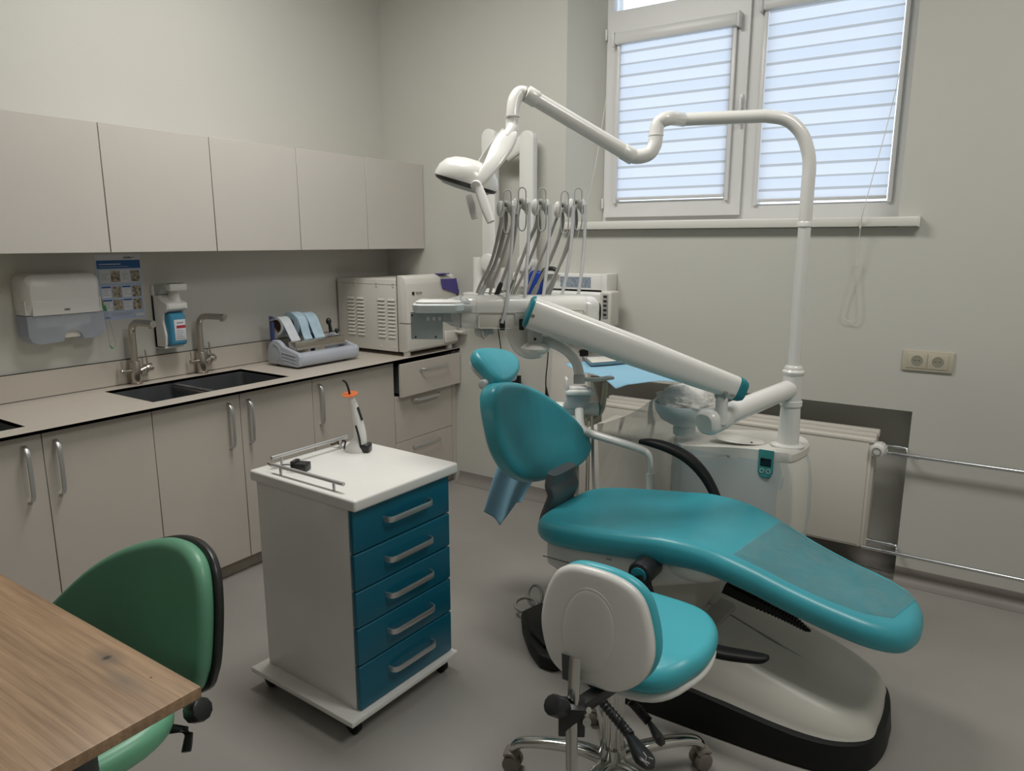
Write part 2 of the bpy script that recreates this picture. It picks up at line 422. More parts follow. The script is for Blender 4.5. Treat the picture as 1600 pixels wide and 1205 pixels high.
# vinyl coving swept up the walls
def coving(p0, p1, nrm, name):
    p0 = V(p0); p1 = V(p1); nrm = V(nrm)
    prof = [(0, 0), (.055, 0), (.055, .002), (.034, .006), (.018, .02), (.006, .045), (.004, .07), (0, .07)]
    r = [[p+nrm*a+V((0, 0, h)) for a, h in prof] for p in (p0, p1)]
    st(MB().loft(r), name, 'coving')
coving((NX1, YB, 0), (XR, YB, 0), (0, -1, 0), 'baseboard_right')
coving((NX0, YB+.16, 0), (NX1, YB+.16, 0), (0, -1, 0), 'baseboard_niche')
coving((-2.79, YB, 0), (NX0, YB, 0), (0, -1, 0), 'baseboard_back')
# ceiling light panels the lamps sit in
for i, (lx, ly) in enumerate(LAMPS):
    t = empty('ceiling_light', (lx, ly, 3.25), ['rectangular ceiling light panel above the worktop side', 'rectangular ceiling light panel on the right side of the room', 'rectangular ceiling light panel behind the camera'][i], 'ceiling light', group='ceiling light panels')
    f = MB()
    for a, c in (((-.6, -.3, 0), (.6, -.28, .05)), ((-.6, .28, 0), (.6, .3, .05)), ((-.6, -.28, 0), (-.58, .28, .05)), ((.58, -.28, 0), (.6, .28, .05))): f.box(a, c)
    f.box((-.6, -.3, .04), (.6, .3, .05)); build(f, 'frame', 'white', t, local=True)

# ---------------------------------------------------------------- window: frame, opening sash, fixed pane
wy = YB+.21
win = empty('window_1', (-1.15, wy, WZ0), None, None, kind='structure')
f = MB()
# outer frame (x from the splayed reveal to the right edge), mullion and transom
for q in (((-1.92, 1.645), (-.37, 1.715)), ((-1.92, 3.02), (-.37, 3.1)), ((-1.92, 1.715), (-1.865, 3.02)), ((-.445, 1.715), (-.37, 3.02)), ((-1.17, 1.715), (-1.045, 3.02)), ((-1.865, 2.685), (-1.17, 2.745))):
    f.box((q[0][0], wy, q[0][1]), (q[1][0], wy+.07, q[1][1]))
f.box((-1.043, wy+.006, 1.716), (-.447, wy+.06, 1.722))
build(f, 'window_frame', 'pvc', win)
s_ = MB()
x0, x1, z0, z1 = -1.885, -1.125, 1.672, 2.70
for a, c in (((x0, wy-.022, z0), (x1, wy-.001, z0+.085)), ((x0, wy-.022, z1-.09), (x1, wy-.001, z1)), ((x0, wy-.022, z0+.085), (x0+.085, wy-.001, z1-.09)), ((x1-.085, wy-.022, z0+.085), (x1, wy-.001, z1-.09))): s_.box(a, c)
for zz in (1.72, 2.60): s_.box((x0-.014, wy-.03, zz), (x0-.002, wy, zz+.055), .003)
sash = build(s_, 'sash', 'pvc', win)
build(MB().box((x0+.06, wy-.012, z0+.06), (x1-.06, wy-.006, z1-.06)), 'sash_glass', 'glass', sash)
build(MB().box((-1.05, wy+.03, 1.71), (-.44, wy+.038, 3.03)), 'fixed_glass', 'glass', win)
build(MB().box((-1.87, wy+.03, 2.74), (-1.165, wy+.038, 3.03)), 'upper_glass', 'glass', win)
build(MB().box((-1.155, wy-.035, 2.18), (-1.135, wy-.02, 2.25), .004).box((-1.152, wy-.05, 2.10), (-1.138, wy-.036, 2.235), .005), 'window_handle', 'pvc', sash)
b = MB().prism([(-2.03, YB-.045, 1.602), (-.30, YB-.045, 1.602), (-.30, YB-.001, 1.602), (-.386, YB-.001, 1.602), (-.386, wy+.02, 1.602), (-1.92, wy+.02, 1.602), (-2.03, YB, 1.602)], (0, 0, .041), .006)
b.box((-.304, YB-.048, 1.600), (-.297, YB-.002, 1.6445), .002)
build(b, 'window_sill', 'sill', win)
# ---------------------------------------------------------------- blinds
def blind(name, x0, x1, z0, z1, label, y, hb=.062):
    t = empty(name, ((x0+x1)/2, y, z0), label, 'blind')
    h = MB().box((x0-.03, y-.03, z1), (x1+.03, y+.018, z1+hb), .014)
    h.box((x0-.042, y-.034, z1-.006), (x0-.026, y+.018, z1+hb+.004), .006); h.box((x1+.026, y-.034, z1-.006), (x1+.042, y+.018, z1+hb+.004), .006)
    build(h, 'headbox', 'pvc', t)
    build(MB().grid(lambda a, c: (x0+(x1-x0)*a, y, z0+(z1-z0+.01)*c), 4, 30), 'fabric', 'blind', t)
    build(MB().box((x0, y-.006, z0-.004), (x1, y+.006, z0+.012), .003), 'bottom_bar', 'lgrey', t)
    gr = MB(); gr.box((x0-.022, y-.008, z0-.02), (x0-.004, y+.012, z1), .002); gr.box((x1+.004, y-.008, z0-.02), (x1+.022, y+.012, z1), .002)
    build_each(gr, 'side_guide', 'pvc', t)
    return t
bl1 = blind('window_blind', -1.80, -1.205, 1.765, 2.56, 'day and night roller blind on the left opening window sash', wy-.036)
bl2 = blind('window_blind', -1.04, -.462, 1.735, 2.615, 'day and night roller blind on the right fixed window pane', wy-.008)
# pull cords
c1 = MB(); pr = YB-.05
c1.tube([(-1.825, wy-.07, 2.56), (-1.8223,3.52,1.9194), (-1.9,3.5,1.5977), (-1.929,3.5,1.479)], .0016, 6, k=4)
c1.tube([(-1.929,3.5,1.479), (-1.9433,3.5,1.3929), (-1.9571,3.5,1.2707), (-1.9403,3.5,1.2328), (-1.9046,3.5,1.2483), (-1.9101,3.5,1.3245), (-1.929,3.5,1.479)], .0013, 6, k=5)
build(c1, 'pull_cord', 'offwhite', bl1)
c2 = MB()
c2.tube([(-0.4477,3.72,2.2947), (-0.468,3.6,2.0174), (-0.5087,3.5,1.6994), (-0.5206,3.515,1.6085), (-0.5254,3.54,1.443)], .0017, 6, k=4)
c2.tube([(-0.5254,3.54,1.443), (-0.5533,3.55,1.3204), (-0.5673,3.55,1.2335), (-0.5618,3.55,1.199), (-0.5285,3.55,1.1836), (-0.5034,3.55,1.1995), (-0.5,3.55,1.2513), (-0.515,3.55,1.3643), (-0.5254,3.54,1.443)], .0014, 6, k=5)
c2.cyl((-0.5222,3.515,1.6275), (-0.522,3.515,1.5949), .004, n=8); c2.cyl((-0.5245,3.54,1.4626), (-0.5245,3.54,1.4319), .0035, n=8)
build(c2, 'pull_cord', 'offwhite', bl2)

# ================================================================ kitchen run along the left wall
XF = -2.814                                          # door faces
def handle(mb, p, ax, L=.21, d=.032, wdt=.016, th=.006, out=(1, 0, 0)):
    """bowed strip handle centred at p on the face, running along ax"""
    p = V(p); ax = V(ax); out = V(out); sd = ax.cross(out)
    P = [(-.5, 0), (-.485, .35), (-.44, .72), (-.36, .95), (-.2, 1), (0, 1.03), (.2, 1), (.36, .95), (.44, .72), (.485, .35), (.5, 0)]
    pts = [p+ax*a*L+out*h*d for a, h in P]
    mb.tube(pts, 1, 10, k=3, flat=(th/2, wdt/2, sd, .5)); return mb
def base_cab(name, y0, y1, label, doors, sink=True):
    t = empty(name, (-3.1, (y0+y1)/2, 0), label, 'cabinet')
    c = MB()
    if sink: c.box((XL+.02, y0+.001, .07), (XF-.019, y1-.001, .66)).box((XL+.02, y0+.001, .66), (XF-.019, y0+.017, .86)).box((XL+.02, y1-.017, .66), (XF-.019, y1-.001, .86)).box((XF-.045, y0+.017, .66), (XF-.019, y1-.017, .86))
    else: c.box((XL+.02, y0+.001, .07), (XF-.019, y1-.001, .86))
    build(c, 'carcass', 'cab', t)
    build(MB().box((-2.87, y0, .004), (-2.845, y1, .07)), 'plinth', 'plinth', t)
    for (a, c_, side) in doors:
        d = build(MB().box((XF-.018, a+.0015, .072), (XF, c_-.0015, .864), .0012, seg=1), 'door', 'cab', t)
        hy = c_-.062 if side == 'r' else a+.042
        build(handle(MB(), (XF, hy, .722), (0, 0, 1)), 'handle', 'alu', d)
    return t
base_cab('base_cabinet', .735, 1.567, 'grey-beige double-door base cabinet at the left end, under the paper towel dispenser', [(.735, 1.153, 'r'), (1.153, 1.567, 'l')])
base_cab('base_cabinet', 1.567, 2.405, 'grey-beige double-door sink cabinet under the double sink', [(1.567, 1.982, 'r'), (1.982, 2.405, 'l')])
base_cab('base_cabinet', 2.405, 3.0, 'grey-beige single-door base cabinet right of the sink, beside the drawer unit', [(2.405, 3.0, 'l')], False)
t = empty('drawer_cabinet', (-3.1, 3.27, 0), 'grey-beige three-drawer base cabinet in the corner with its top drawer ajar', 'cabinet')
build(MB().box((XL+.02, 3.002, .07), (XF-.019, 3.53, .655)).box((XL+.02, 3.002, .655), (XF-.022, 3.012, .86)).box((XL+.02, 3.52, .655), (XF-.022, 3.53, .86)).box((XF-.03, 3.53, .07), (XF, 3.569, .86)), 'carcass', 'cab', t)
build(MB().box((-2.87, 3.0, .004), (-2.845, 3.569, .07)), 'plinth', 'plinth', t)
for z0, z1, dx, hz in ((.658, .852, .045, .80), (.382, .655, 0, .615), (.072, .379, 0, .33)):
    d = build(MB().box((XF-.018+dx, 3.003 if dx == 0 else 3.012, z0), (XF+dx, 3.527 if dx == 0 else 3.56, z1), .0012, seg=1), 'drawer_front', 'cab', t)
    build(handle(MB(), (XF+dx, 3.30 if dx else 3.27, hz), (0, 1, 0), L=.25, wdt=.018), 'handle', 'alu', d)
    if dx:
        build(MB().box((XL+.1, 3.03, .675), (XF+dx-.019, 3.50, .83)), 'drawer_box', 'dgrey', d)
# ---- worktop with two sink cut-outs (pale face, black core edges)
wt = MB(); z0, z1 = .868, .88; X0, X1 = XL+.001, -2.775
sx0, sx1 = -3.268, -2.882
def slab(x0, x1, y0, y1):
    wt.box((x0, y0, z0), (x1, y1, z1-.0012), m=1)
    t = bmesh.new(); vs = [t.verts.new(p) for p in ((x0, y0, z1), (x1, y0, z1), (x1, y1, z1), (x0, y1, z1))]; t.faces.new(vs); wt._merge(t, 0)
slab(X0, sx0, .30, 3.567); slab(sx1, X1, .30, 3.567)
slab(sx0, sx1, .30, .50); slab(sx0, sx1, 1.131, 1.617); slab(sx0, sx1, 2.32, 3.567)
for (x0, y0, x1, y1) in ((X0, .30, X1, .301), (X1-.001, .30, X1, 3.567)): wt.box((x0, y0, z0), (x1, y1, z1), m=1)
for (ya, yb) in ((.50, 1.131), (1.617, 2.32)):
    for q in (((sx0-.0015, ya-.0015, z0), (sx1+.0015, ya, z1+.0002)), ((sx0-.0015, yb, z0), (sx1+.0015, yb+.0015, z1+.0002)), ((sx0-.0015, ya, z0), (sx0, yb, z1+.0002)), ((sx1, ya, z0), (sx1+.0015, yb, z1+.0002))): wt.box(*q, m=1)
build(wt, 'worktop', ['counter', 'black'], label='long grey-beige laminate worktop with thin black edge along the left wall', cat_='worktop')
bs = MB().box((XL+.0005, .30, .8803), (XL+.012, 3.567, .995)); bs.box((XL+.0005, .30, .995), (XL+.0125, 3.567, .9975), m=1)
bs.box((XL+.012, .30, .8801), (XL+.0135, 3.567, .8825), m=1)
build(bs, 'backsplash', ['counter', 'black'], label='low grey-beige upstand strip along the wall behind the worktop', cat_='backsplash')
def sinkbowl(mb, x0, x1, y0, y1, zb=.70, zt=.8675):
    def ring(i, z):
        r = .03; pts = []
        for cx, cy, a0 in ((x1-r-i, y1-r-i, 0), (x0+r+i, y1-r-i, 90), (x0+r+i, y0+r+i, 180), (x1-r-i, y0+r+i, 270)):
            for k in range(5): a = R(a0+k*22.5); pts.append((cx+r*math.cos(a), cy+r*math.sin(a), z))
        return pts
    mb.loft([ring(-.012, zt-.001), ring(-.012, zt), ring(0, zt), ring(.003, zb+.02), ring(.02, zb), ring(.06, zb-.004)], cap=False)
    t = bmesh.new(); t.faces.new([t.verts.new(p) for p in ring(.06, zb-.004)]); mb._merge(t, 0)
    cx, cy = (x0+x1)/2-.06, (y0+y1)/2; mb.lathe([(.001, .004), (.03, .004), (.042, .001), (.042, -.006)], (cx, cy, zb-.003), m=1, n=20)
sk = empty('kitchen_sink', (-3.07, 1.97, .70), 'dark steel double bowl sink set under the worktop between the two taps', 'sink')
b = MB(); sinkbowl(b, sx0+.004, sx1-.004, 1.622, 1.922); build(b, 'sink_bowl', ['sink', 'sinkrim'], sk)
b = MB(); sinkbowl(b, sx0+.004, sx1-.004, 1.948, 2.316); build(b, 'sink_bowl', ['sink', 'sinkrim'], sk)
build(MB().box((sx0, 1.918, .838), (sx1, 1.952, .8605), .004), 'bowl_divider', 'sinkrim', sk)
b = MB(); sinkbowl(b, sx0+.004, sx1-.004, .505, 1.127)
build(b, 'kitchen_sink', ['sink', 'sinkrim'], label='black single bowl sink cut off at the left edge of the photo', cat_='sink')
# ---- taps
def faucet(x, y, label, yaw):
    t = empty('faucet', (x, y, .88), label, 'tap', rz=yaw, group='brushed steel taps')
    b = MB().cyl((0, 0, 0), (0, 0, .006), .027).cyl((0, 0, .006), (0, 0, .11), .0225, bev=.001)
    build(b, 'body', 'steel', t, local=True)
    b = MB().tube([(0, 0, .11), (0, 0, .20), (0, 0, .238), (.008, 0, .268), (.032, 0, .289), (.07, 0, .294), (.15, 0, .294), (.178, 0, .294)], .0155, 20, k=4)
    b.cyl((.160, 0, .288), (.160, 0, .272), .011)
    build(b, 'spout', 'steel', t, local=True)
    h = MB().cyl((0, .02, .058), (0, .052, .068), .016).cyl((0, .050, .067), (0, .080, .072), .021, bev=.002)
    h.cyl((0, .062, .085), (-.006, .060, .155), .0042, n=12)
    build(h, 'lever', 'steel', t, local=True)
    h = MB().cyl((0, -.02, .066), (0, -.058, .068), .0095).cyl((0, -.056, .068), (0, -.07, .068), .012, bev=.002).cyl((0, -.062, .075), (-.004, -.062, .118), .0035, n=12)
    build(h, 'filter_lever', 'steel', t, local=True)
faucet(-3.318, 1.792, 'brushed steel tap left of the soap dispenser, spout turned over the left bowl', R(2))
faucet(-3.318, 2.135, 'brushed steel tap right of the soap dispenser, spout over the right bowl', R(10))

# ================================================================ upper cabinets
XU = -3.045
ys = [1.10, 1.594, 2.087, 2.581, 3.070, 3.567]
txt = ['leftmost grey-beige wall cabinet, above the paper towel dispenser', 'second grey-beige wall cabinet from the left, above poster and soap dispenser', 'third grey-beige wall cabinet from the left, above the right-hand tap', 'fourth grey-beige wall cabinet, above the pouch sealer', 'rightmost grey-beige wall cabinet, in the corner above the sterilizer']
for i in range(5):
    t = empty('wall_cabinet', (-3.2, (ys[i]+ys[i+1])/2, 1.495), txt[i], 'cabinet', group='handleless wall cabinets')
    build(MB().box((XL+.002, ys[i]+.001, 1.497), (XU-.019, ys[i+1]-.001, 2.003)), 'carcass', 'cabup', t)
    build(MB().box((XU-.018, ys[i]+.0018, 1.495), (XU, ys[i+1]-.0018, 2.005), .001, seg=1), 'door', 'cabup', t)

# ================================================================ things on the left wall
td = empty('paper_towel_dispenser', (XL, 1.5, 1.12), 'white wall-mounted paper towel dispenser with smoky clear lower half', 'paper towel dispenser')
y0, y1 = 1.345, 1.655
def dispring(x, i, zt, zb):
    r = .035; pts = []
    for cy, cz, a0 in ((y1-r-i, zt-r-i, 0), (y0+r+i, zt-r-i, 90), (y0+r+i, zb+r+i, 180), (y1-r-i, zb+r+i, 270)):
        for k in range(6): a = R(a0+k*18); pts.append((x, cy+r*math.cos(a), cz+r*math.sin(a)))
    return pts
def dispblock(zt, zb, bulge, x1=.105):
    return [dispring(XL, 0, zt, zb), dispring(XL+x1*.55, 0, zt, zb), dispring(XL+x1*.85, .006, zt, zb), dispring(XL+x1, .022, zt-.004, zb+bulge), ]
b = MB().loft(dispblock(1.41, 1.235, 0)); b.box((XL, y0+.001, 1.24), (XL+.088, y1-.001, 1.30), .002); b.box((XL+.06, y0+.022, 1.238), (XL+.1055, y1-.022, 1.30), .002)
build(b, 'cover', 'white', td)
b = MB()
pr = [(y0, 1.236), (y1, 1.236), (y1, 1.16), (y1-.012, 1.137), (y1-.035, 1.127), (1.56, 1.125), (1.553, 1.15), (1.535, 1.163), (1.50, 1.163), (1.485, 1.15), (1.478, 1.122), (y0+.04, 1.118), (y0+.012, 1.13), (y0, 1.155)]
b.prism([(XL+.002, a, z) for a, z in pr], (.094, 0, 0), .003)
build(b, 'window_panel', 'clear', td)
build(MB().box((XL+.01, y0+.045, 1.185), (XL+.07, y1-.045, 1.235), .003).box((XL+.012, 1.487, 1.135), (XL+.085, 1.552, 1.20), .004), 'paper_towels', 'offwhite', td)
build(MB().box((XL+.105, 1.487, 1.252), (XL+.1062, 1.513, 1.263), .0005).box((XL+.106, 1.491, 1.2555), (XL+.1066, 1.509, 1.2595), m=1), 'badge', ['greywhite', 'darkink'], td)
# ---- hand hygiene poster
PM = Matrix.Translation((XL+.003, 0, 0))
def TX(y, z, x=XL+.0032): return Matrix.Translation((x, y, z)) @ Matrix.Rotation(R(90), 4, 'Z') @ Matrix.Rotation(R(90), 4, 'X')
po = MB().box((XL+.0005, 1.687, 1.182), (XL+.002, 1.895, 1.482), m=0)
def pr_(y0, y1, z0, z1, m, x=.0026): po.box((XL+.0018, y0, z0), (XL+x, y1, z1), m=m)
pr_(1.690, 1.892, 1.184, 1.45, 2, .0022)
pr_(1.692, 1.892, 1.418, 1.455, 1)
po.text('schülke +', .014, TX(1.84, 1.4665), m=5)
ya_ = 1.702
for wl in (.006, .005, .007, .006, .005, .006, .008, .005, .007, .006, .005, .007, .006):   # heading too small to read in the photo: word-like strokes
    pr_(ya_, ya_+wl, 1.4355, 1.4395, 0, .0029); ya_ += wl+.0016
pr_(1.702, 1.835, 1.4255, 1.4268, 0, .0029)
pr_(1.700, 1.888, 1.352, 1.412, 0)
rows = [(1.356, 1.407), (1.286, 1.336), (1.226, 1.276)]
cols = [(1.704, 1.744), (1.750, 1.792), (1.798, 1.836), (1.842, 1.884)]
for r_, (za, zb) in enumerate(rows):
    for c_, (ya, yb) in enumerate(cols):
        if c_ % 2 == 0:
            pr_(ya, yb, za, zb, 0, .0024)
            if r_: pr_(ya, yb, zb-.006, zb+.001, 1, .0028)
            for q in range(4): pr_(ya+.003, yb-.004-.006*((q*7) % 3), zb-.014-q*.008, zb-.0125-q*.008, 4, .0029)
        else: pr_(ya, yb, za, zb, 3, .0028)
for q in range(3): pr_(1.735, 1.84-.01*q, 1.214-q*.006, 1.2155-q*.006, 4, .0028)
po.text('schülke', .010, TX(1.715, 1.196), m=1); pr_(1.85, 1.888, 1.194, 1.208, 0)
build(po, 'poster', ['paper', 'posterblue', 'posterpale', 'photo', 'ink', 'darkink'], label='hand hygiene instruction poster with blue heading on the wall under the cabinets', cat_='poster')
# ---- lanyard with clips hanging beside the poster
ln = MB(); xx = XL+.075
lp = [(1.682, 1.262), (1.690, 1.20), (1.694, 1.12), (1.697, 1.072), (1.706, 1.068), (1.722, 1.08), (1.712, 1.15), (1.700, 1.21), (1.692, 1.262)]
ln.tube([(xx, a-.02, z) for a, z in lp], .0013, 8, k=4, m=0)
ln.tube([(xx, 1.6700, 1.235), (xx, 1.6630, 1.262), (xx, 1.6580, 1.275)], .004, 8, m=1); ln.tube([(xx, 1.6770, 1.235), (xx, 1.6720, 1.26)], .0035, 8, m=1)
ln.tube([(xx, 1.6765, 1.078), (xx, 1.6840, 1.066), (xx, 1.6910, 1.068)], .0032, 8, m=1)
ln.tube([(xx, 1.6570, 1.27), (xx, 1.6480, 1.305), (xx, 1.6440, 1.318)], .0032, 8, m=2); ln.tube([(xx, 1.6680, 1.262), (xx, 1.6570, 1.30)], .003, 8, m=2)
ln.cyl((XL, 1.662, 1.322), (XL+.026, 1.662, 1.322), .004, m=3).cyl((XL+.02, 1.662, 1.322), (xx, 1.655, 1.317), .0025, m=2)
build(ln, 'lanyard', ['mgrey', 'greenp', 'brass', 'white'], label='thin grey lanyard with green ends and brass clips hanging beside the poster', cat_='lanyard')
# ---- soap dispenser
sd = empty('soap_dispenser', (XL, 2.0, 1.03), 'white wall soap dispenser with elbow lever and blue liquid bottle', 'soap dispenser')
ya, yb = 1.928, 2.034
b = MB()
b.prism([(XL, ya, 1.033), (XL+.055, ya, 1.033), (XL+.066, ya, 1.05), (XL+.07, ya, 1.10), (XL+.060, ya, 1.16), (XL+.064, ya, 1.20), (XL+.092, ya, 1.222), (XL+.092, ya, 1.25), (XL+.062, ya, 1.262), (XL+.045, ya, 1.285), (XL, ya, 1.29)], (0, .012, 0), .003)
b.prism([(XL, yb-.012, 1.033), (XL+.055, yb-.012, 1.033), (XL+.066, yb-.012, 1.05), (XL+.07, yb-.012, 1.10), (XL+.060, yb-.012, 1.16), (XL+.064, yb-.012, 1.20), (XL+.092, yb-.012, 1.222), (XL+.092, yb-.012, 1.25), (XL+.062, yb-.012, 1.262), (XL+.045, yb-.012, 1.285), (XL, yb-.012, 1.29)], (0, .012, 0), .003)
b.box((XL, ya, 1.033), (XL+.02, yb, 1.335), .004); b.box((XL, ya, 1.033), (XL+.062, yb, 1.046), .004)
b.prism([(XL, ya+.004, 1.205), (XL+.064, ya+.004, 1.205), (XL+.096, ya+.004, 1.224), (XL+.096, ya+.004, 1.25), (XL+.062, ya+.004, 1.266), (XL+.05, ya+.004, 1.29), (XL, ya+.004, 1.29)], (0, .092, 0), .005)
b.tube([(XL+.055, 1.995, 1.25), (XL+.062, 1.995, 1.30), (XL+.066, 1.995, 1.325)], [.034, .022, .019], 16, k=3)
build(b, 'housing', 'white', sd)
b = MB().prism([(XL+.004, ya+.004, 1.292), (XL+.05, ya+.004, 1.292), (XL+.06, ya+.004, 1.318), (XL+.088, ya+.004, 1.320), (XL+.09, ya+.004, 1.345), (XL+.11, ya+.004, 1.347), (XL+.05, ya+.004, 1.344), (XL+.004, ya+.004, 1.332)], (0, .088, 0), .006)
build(b, 'lever', 'greywhite', sd)
build(MB().box((XL+.084, ya+.008, 1.310), (XL+.112, yb-.008, 1.345), .008), 'lever_tip', 'white', sd)
b = MB().box((XL+.012, ya+.012, 1.046), (XL+.088, yb-.006, 1.205), .016, seg=4)
bt = build(b, 'bottle', 'cyanliq', sd)
lb = MB().box((XL+.0875, 1.960, 1.072), (XL+.0892, 2.018, 1.172), .0004); x2 = XL+.0894
lb.box((XL+.089, 1.970, 1.130), (x2, 2.017, 1.144), m=1); lb.box((XL+.089, 1.972, 1.154), (x2, 2.006, 1.159), m=2)
for q in range(5): lb.box((XL+.089, 1.968, 1.080+q*.0095), (x2, 2.008-.006*(q % 3), 1.0825+q*.0095), m=2)
build(lb, 'bottle_label', ['paper', 'red', 'ink'], bt)
sd.scale = (1.42, 1, 1)

# ================================================================ pouch sealer on the worktop
ps = empty('pouch_sealer', (-3.1, 2.72, .88), 'grey-blue pouch sealing machine with rolls of sterilization pouch on the worktop', 'sealing machine')
# side profile in x (front = larger x) and z, machine runs along y
Ys0, Ys1 = 2.475, 2.905
prof = [(-3.235, .895), (-3.005, .888), (-2.985, .90), (-2.982, .945), (-2.992, .962), (-3.075, .982), (-3.112, .992), (-3.13, 1.008), (-3.155, 1.022), (-3.19, 1.022), (-3.225, 1.0), (-3.24, .96), (-3.245, .92)]
b = MB().prism([(x, Ys0, z) for x, z in prof], (0, .028, 0), .006, seg=3)
for i in range(4):
    z = .962-i*.018; b.tube([(-3.12+.002*i, Ys0-.001, z), (-3.01, Ys0-.001, z-.012)], .0022, 6)
b.tube([(-3.125+.048*math.cos(a)-.055, Ys0-.0005, .955+.045*math.sin(a)) for a in [R(x) for x in range(-70, 100, 14)]], .002, 6)
b.prism([(x, Ys1-.028, z) for x, z in prof], (0, .028, 0), .006, seg=3)
b.tube([(-3.02, Ys0+.01, .925), (-3.02, Ys1-.01, .925)], 1, 16, flat=(.038, .036, (0, 0, 1), .7))
b.box((-3.24, Ys0+.01, .892), (-3.02, Ys1-.01, .915), .004)
build(b, 'housing', 'bluegrey', ps)
b = MB().box((-3.10, Ys0+.03, .972), (-3.045, Ys1-.045, 1.018), .004).cyl((-3.042, Ys0+.035, .978), (-3.042, Ys1-.04, .978), .006, n=12).box((-3.035, Ys0+.03, .935), (-3.0, Ys1-.03, .952), .002)
b.box((-3.06, Ys0+.028, .93), (-3.01, Ys1-.028, .948), .002)
build(b, 'cutter_bar', 'steel', ps)
b = MB()
for yy in (Ys0+.04, Ys1-.115): b.box((-3.262, yy, .90), (-3.235, yy+.014, 1.142), .003)
build_each(b, 'bracket', 'navy', ps)
rod = build(MB().cyl((-3.235, Ys0+.03, 1.122), (-3.235, Ys1-.10, 1.122), .006, n=14), 'roll_rod', 'steel', ps)
def roll(name, y0, y1, rr, ri, mt, lab, e=None, zc=1.10, xc=-3.225):
    c = MB(); n = 40
    c.loft([[(xc+r*math.cos(2*math.pi*i/n), y, zc+r*math.sin(2*math.pi*i/n)) for i in range(n)] for r, y in ((ri, y0), (rr, y0), (rr, y1), (ri, y1), (ri, y0))], cap=False)
    # sheet drawn from the roll down under the cutter bar
    w0 = y0+.002; w1 = y1-.002
    pth = cat([(xc+rr*.3, 0, zc+rr*.96), (xc+rr*.75, 0, zc+rr*.70), (xc+rr*.93+.006, 0, zc+rr*.35), (-3.125, 0, 1.035), (-3.098, 0, 1.0)], 5)
    c.loft([[(p.x, w0, p.z), (p.x, w1, p.z), (p.x-.0015, w1, p.z-.001), (p.x-.0015, w0, p.z-.001)] for p in pth])
    o = build(c, 'roll', mt, e, label=lab)
    core = MB(); core.loft([[(xc+r*math.cos(2*math.pi*i/n), y, zc+r*math.sin(2*math.pi*i/n)) for i in range(n)] for r, y in ((ri, y0+.001), (ri, y1-.001), (ri-.003, y1-.001), (ri-.003, y0+.001), (ri, y0+.001))], cap=False)
    build(core, 'core', 'card', o)
for a in ((2.535, 2.60, .05, .036, 'pouch', 'narrow roll of pale sterilization pouch, nearest the left end of the sealer', 1.088), (2.625, 2.685, .072, .036, 'bluefoil', 'large pale blue roll of sterilization pouch in the middle of the sealer', 1.085), (2.70, 2.775, .06, .036, 'bluefoil', 'wide pale blue roll of sterilization pouch at the right of the sealer', 1.088)):
    e = empty('pouch_roll', (-3.225, a[0], a[6]-a[2]), a[5], 'pouch roll', group='pouch rolls on the sealer')
    roll('pouch_roll', a[0], a[1], a[2], a[3], a[4], None, e, a[6])
build(MB().cyl((-3.2, 2.90, .995), (-3.2, 2.885, 1.085), .012, .008).ell((-3.2, 2.882, 1.085), (.016, .016, .02)), 'control_knob', 'blackp', ps)
build(MB().cyl((-3.15, 2.895, .98), (-3.15, 2.895, 1.03), .007).ell((-3.15, 2.895, 1.035), (.012, .012, .012)), 'control_knob', 'blackp', ps)
b = MB()
for yy in (Ys0+.04, Ys1-.07): b.cyl((-3.04, yy, .8805), (-3.04, yy, .895), .012); b.cyl((-3.2, yy, .8805), (-3.2, yy, .899), .012)
build_each(b, 'foot', 'rubber', ps)

# ================================================================ steam sterilizer (autoclave) in the corner
au = empty('sterilizer', (-3.1, 3.33, .88), 'large white steam sterilizer with louvred side and violet corner on the corner worktop', 'sterilizer')
ax0, ax1, ay0, ay1, az0, az1 = XL+.02, -2.86, 3.10, 3.555, .905, 1.325
build(MB().box((ax0, ay0, az0), (ax1, ay1, az1), .004), 'casing', 'offwhite', au)
LV = MB()
for col in (-3.235, -3.155, -2.985+.0, -2.925+.02):
    for i in range(11):
        z = 1.205-i*.0215
        LV.prism([(col-.028, ay0, z+.008), (col+.028, ay0, z+.008), (col+.028, ay0-.007, z-.001), (col-.028, ay0-.007, z-.001)], (0, .0001, -.0035), 0)
build_each(LV, 'louvre', 'offwhite', au)
b = MB()
for x in (-3.33, -3.2, -3.02, -2.89):
    for z in (1.302, 1.285): b.cyl((x, ay0+.001, z), (x, ay0-.004, z), .0055, n=12)
for x in (-3.0, -2.89): b.cyl((x, ay0+.001, .93), (x, ay0-.004, .93), .0055, n=12)
build_each(b, 'screw', 'offwhite', au)
build(MB().box((ax0+.01, ay0-.0008, 1.293), (ax1-.005, ay0+.001, 1.2945)), 'panel_seam', 'coving', au)
fr = [(ax1, ay0-.004, .905), (ax1, ay0-.004, 1.33)]
b = MB()
prof = [(ax1+.001, .907), (-2.80, .907), (-2.782, .92), (-2.780, 1.10), (-2.785, 1.23), (-2.79, 1.30), (-2.80, 1.33), (-2.822, 1.345), (ax1+.001, 1.348)]
b.prism([(x, ay0-.003, z) for x, z in prof], (0, ay1-ay0+.003, 0), .004, seg=2)
door = build(b, 'front_panel', 'offwhite', au)
b = MB().box((-2.845, ay0-.0045, 1.075), (-2.779, ay0+.02, 1.0775)).box((-2.8605, ay0-.0045, .907), (-2.8585, ay0+.01, 1.345)).box((-2.787, ay0-.004, 1.075), (-2.7788, ay0+.05, 1.0775))
build_each(b, 'panel_gap', 'black', door)
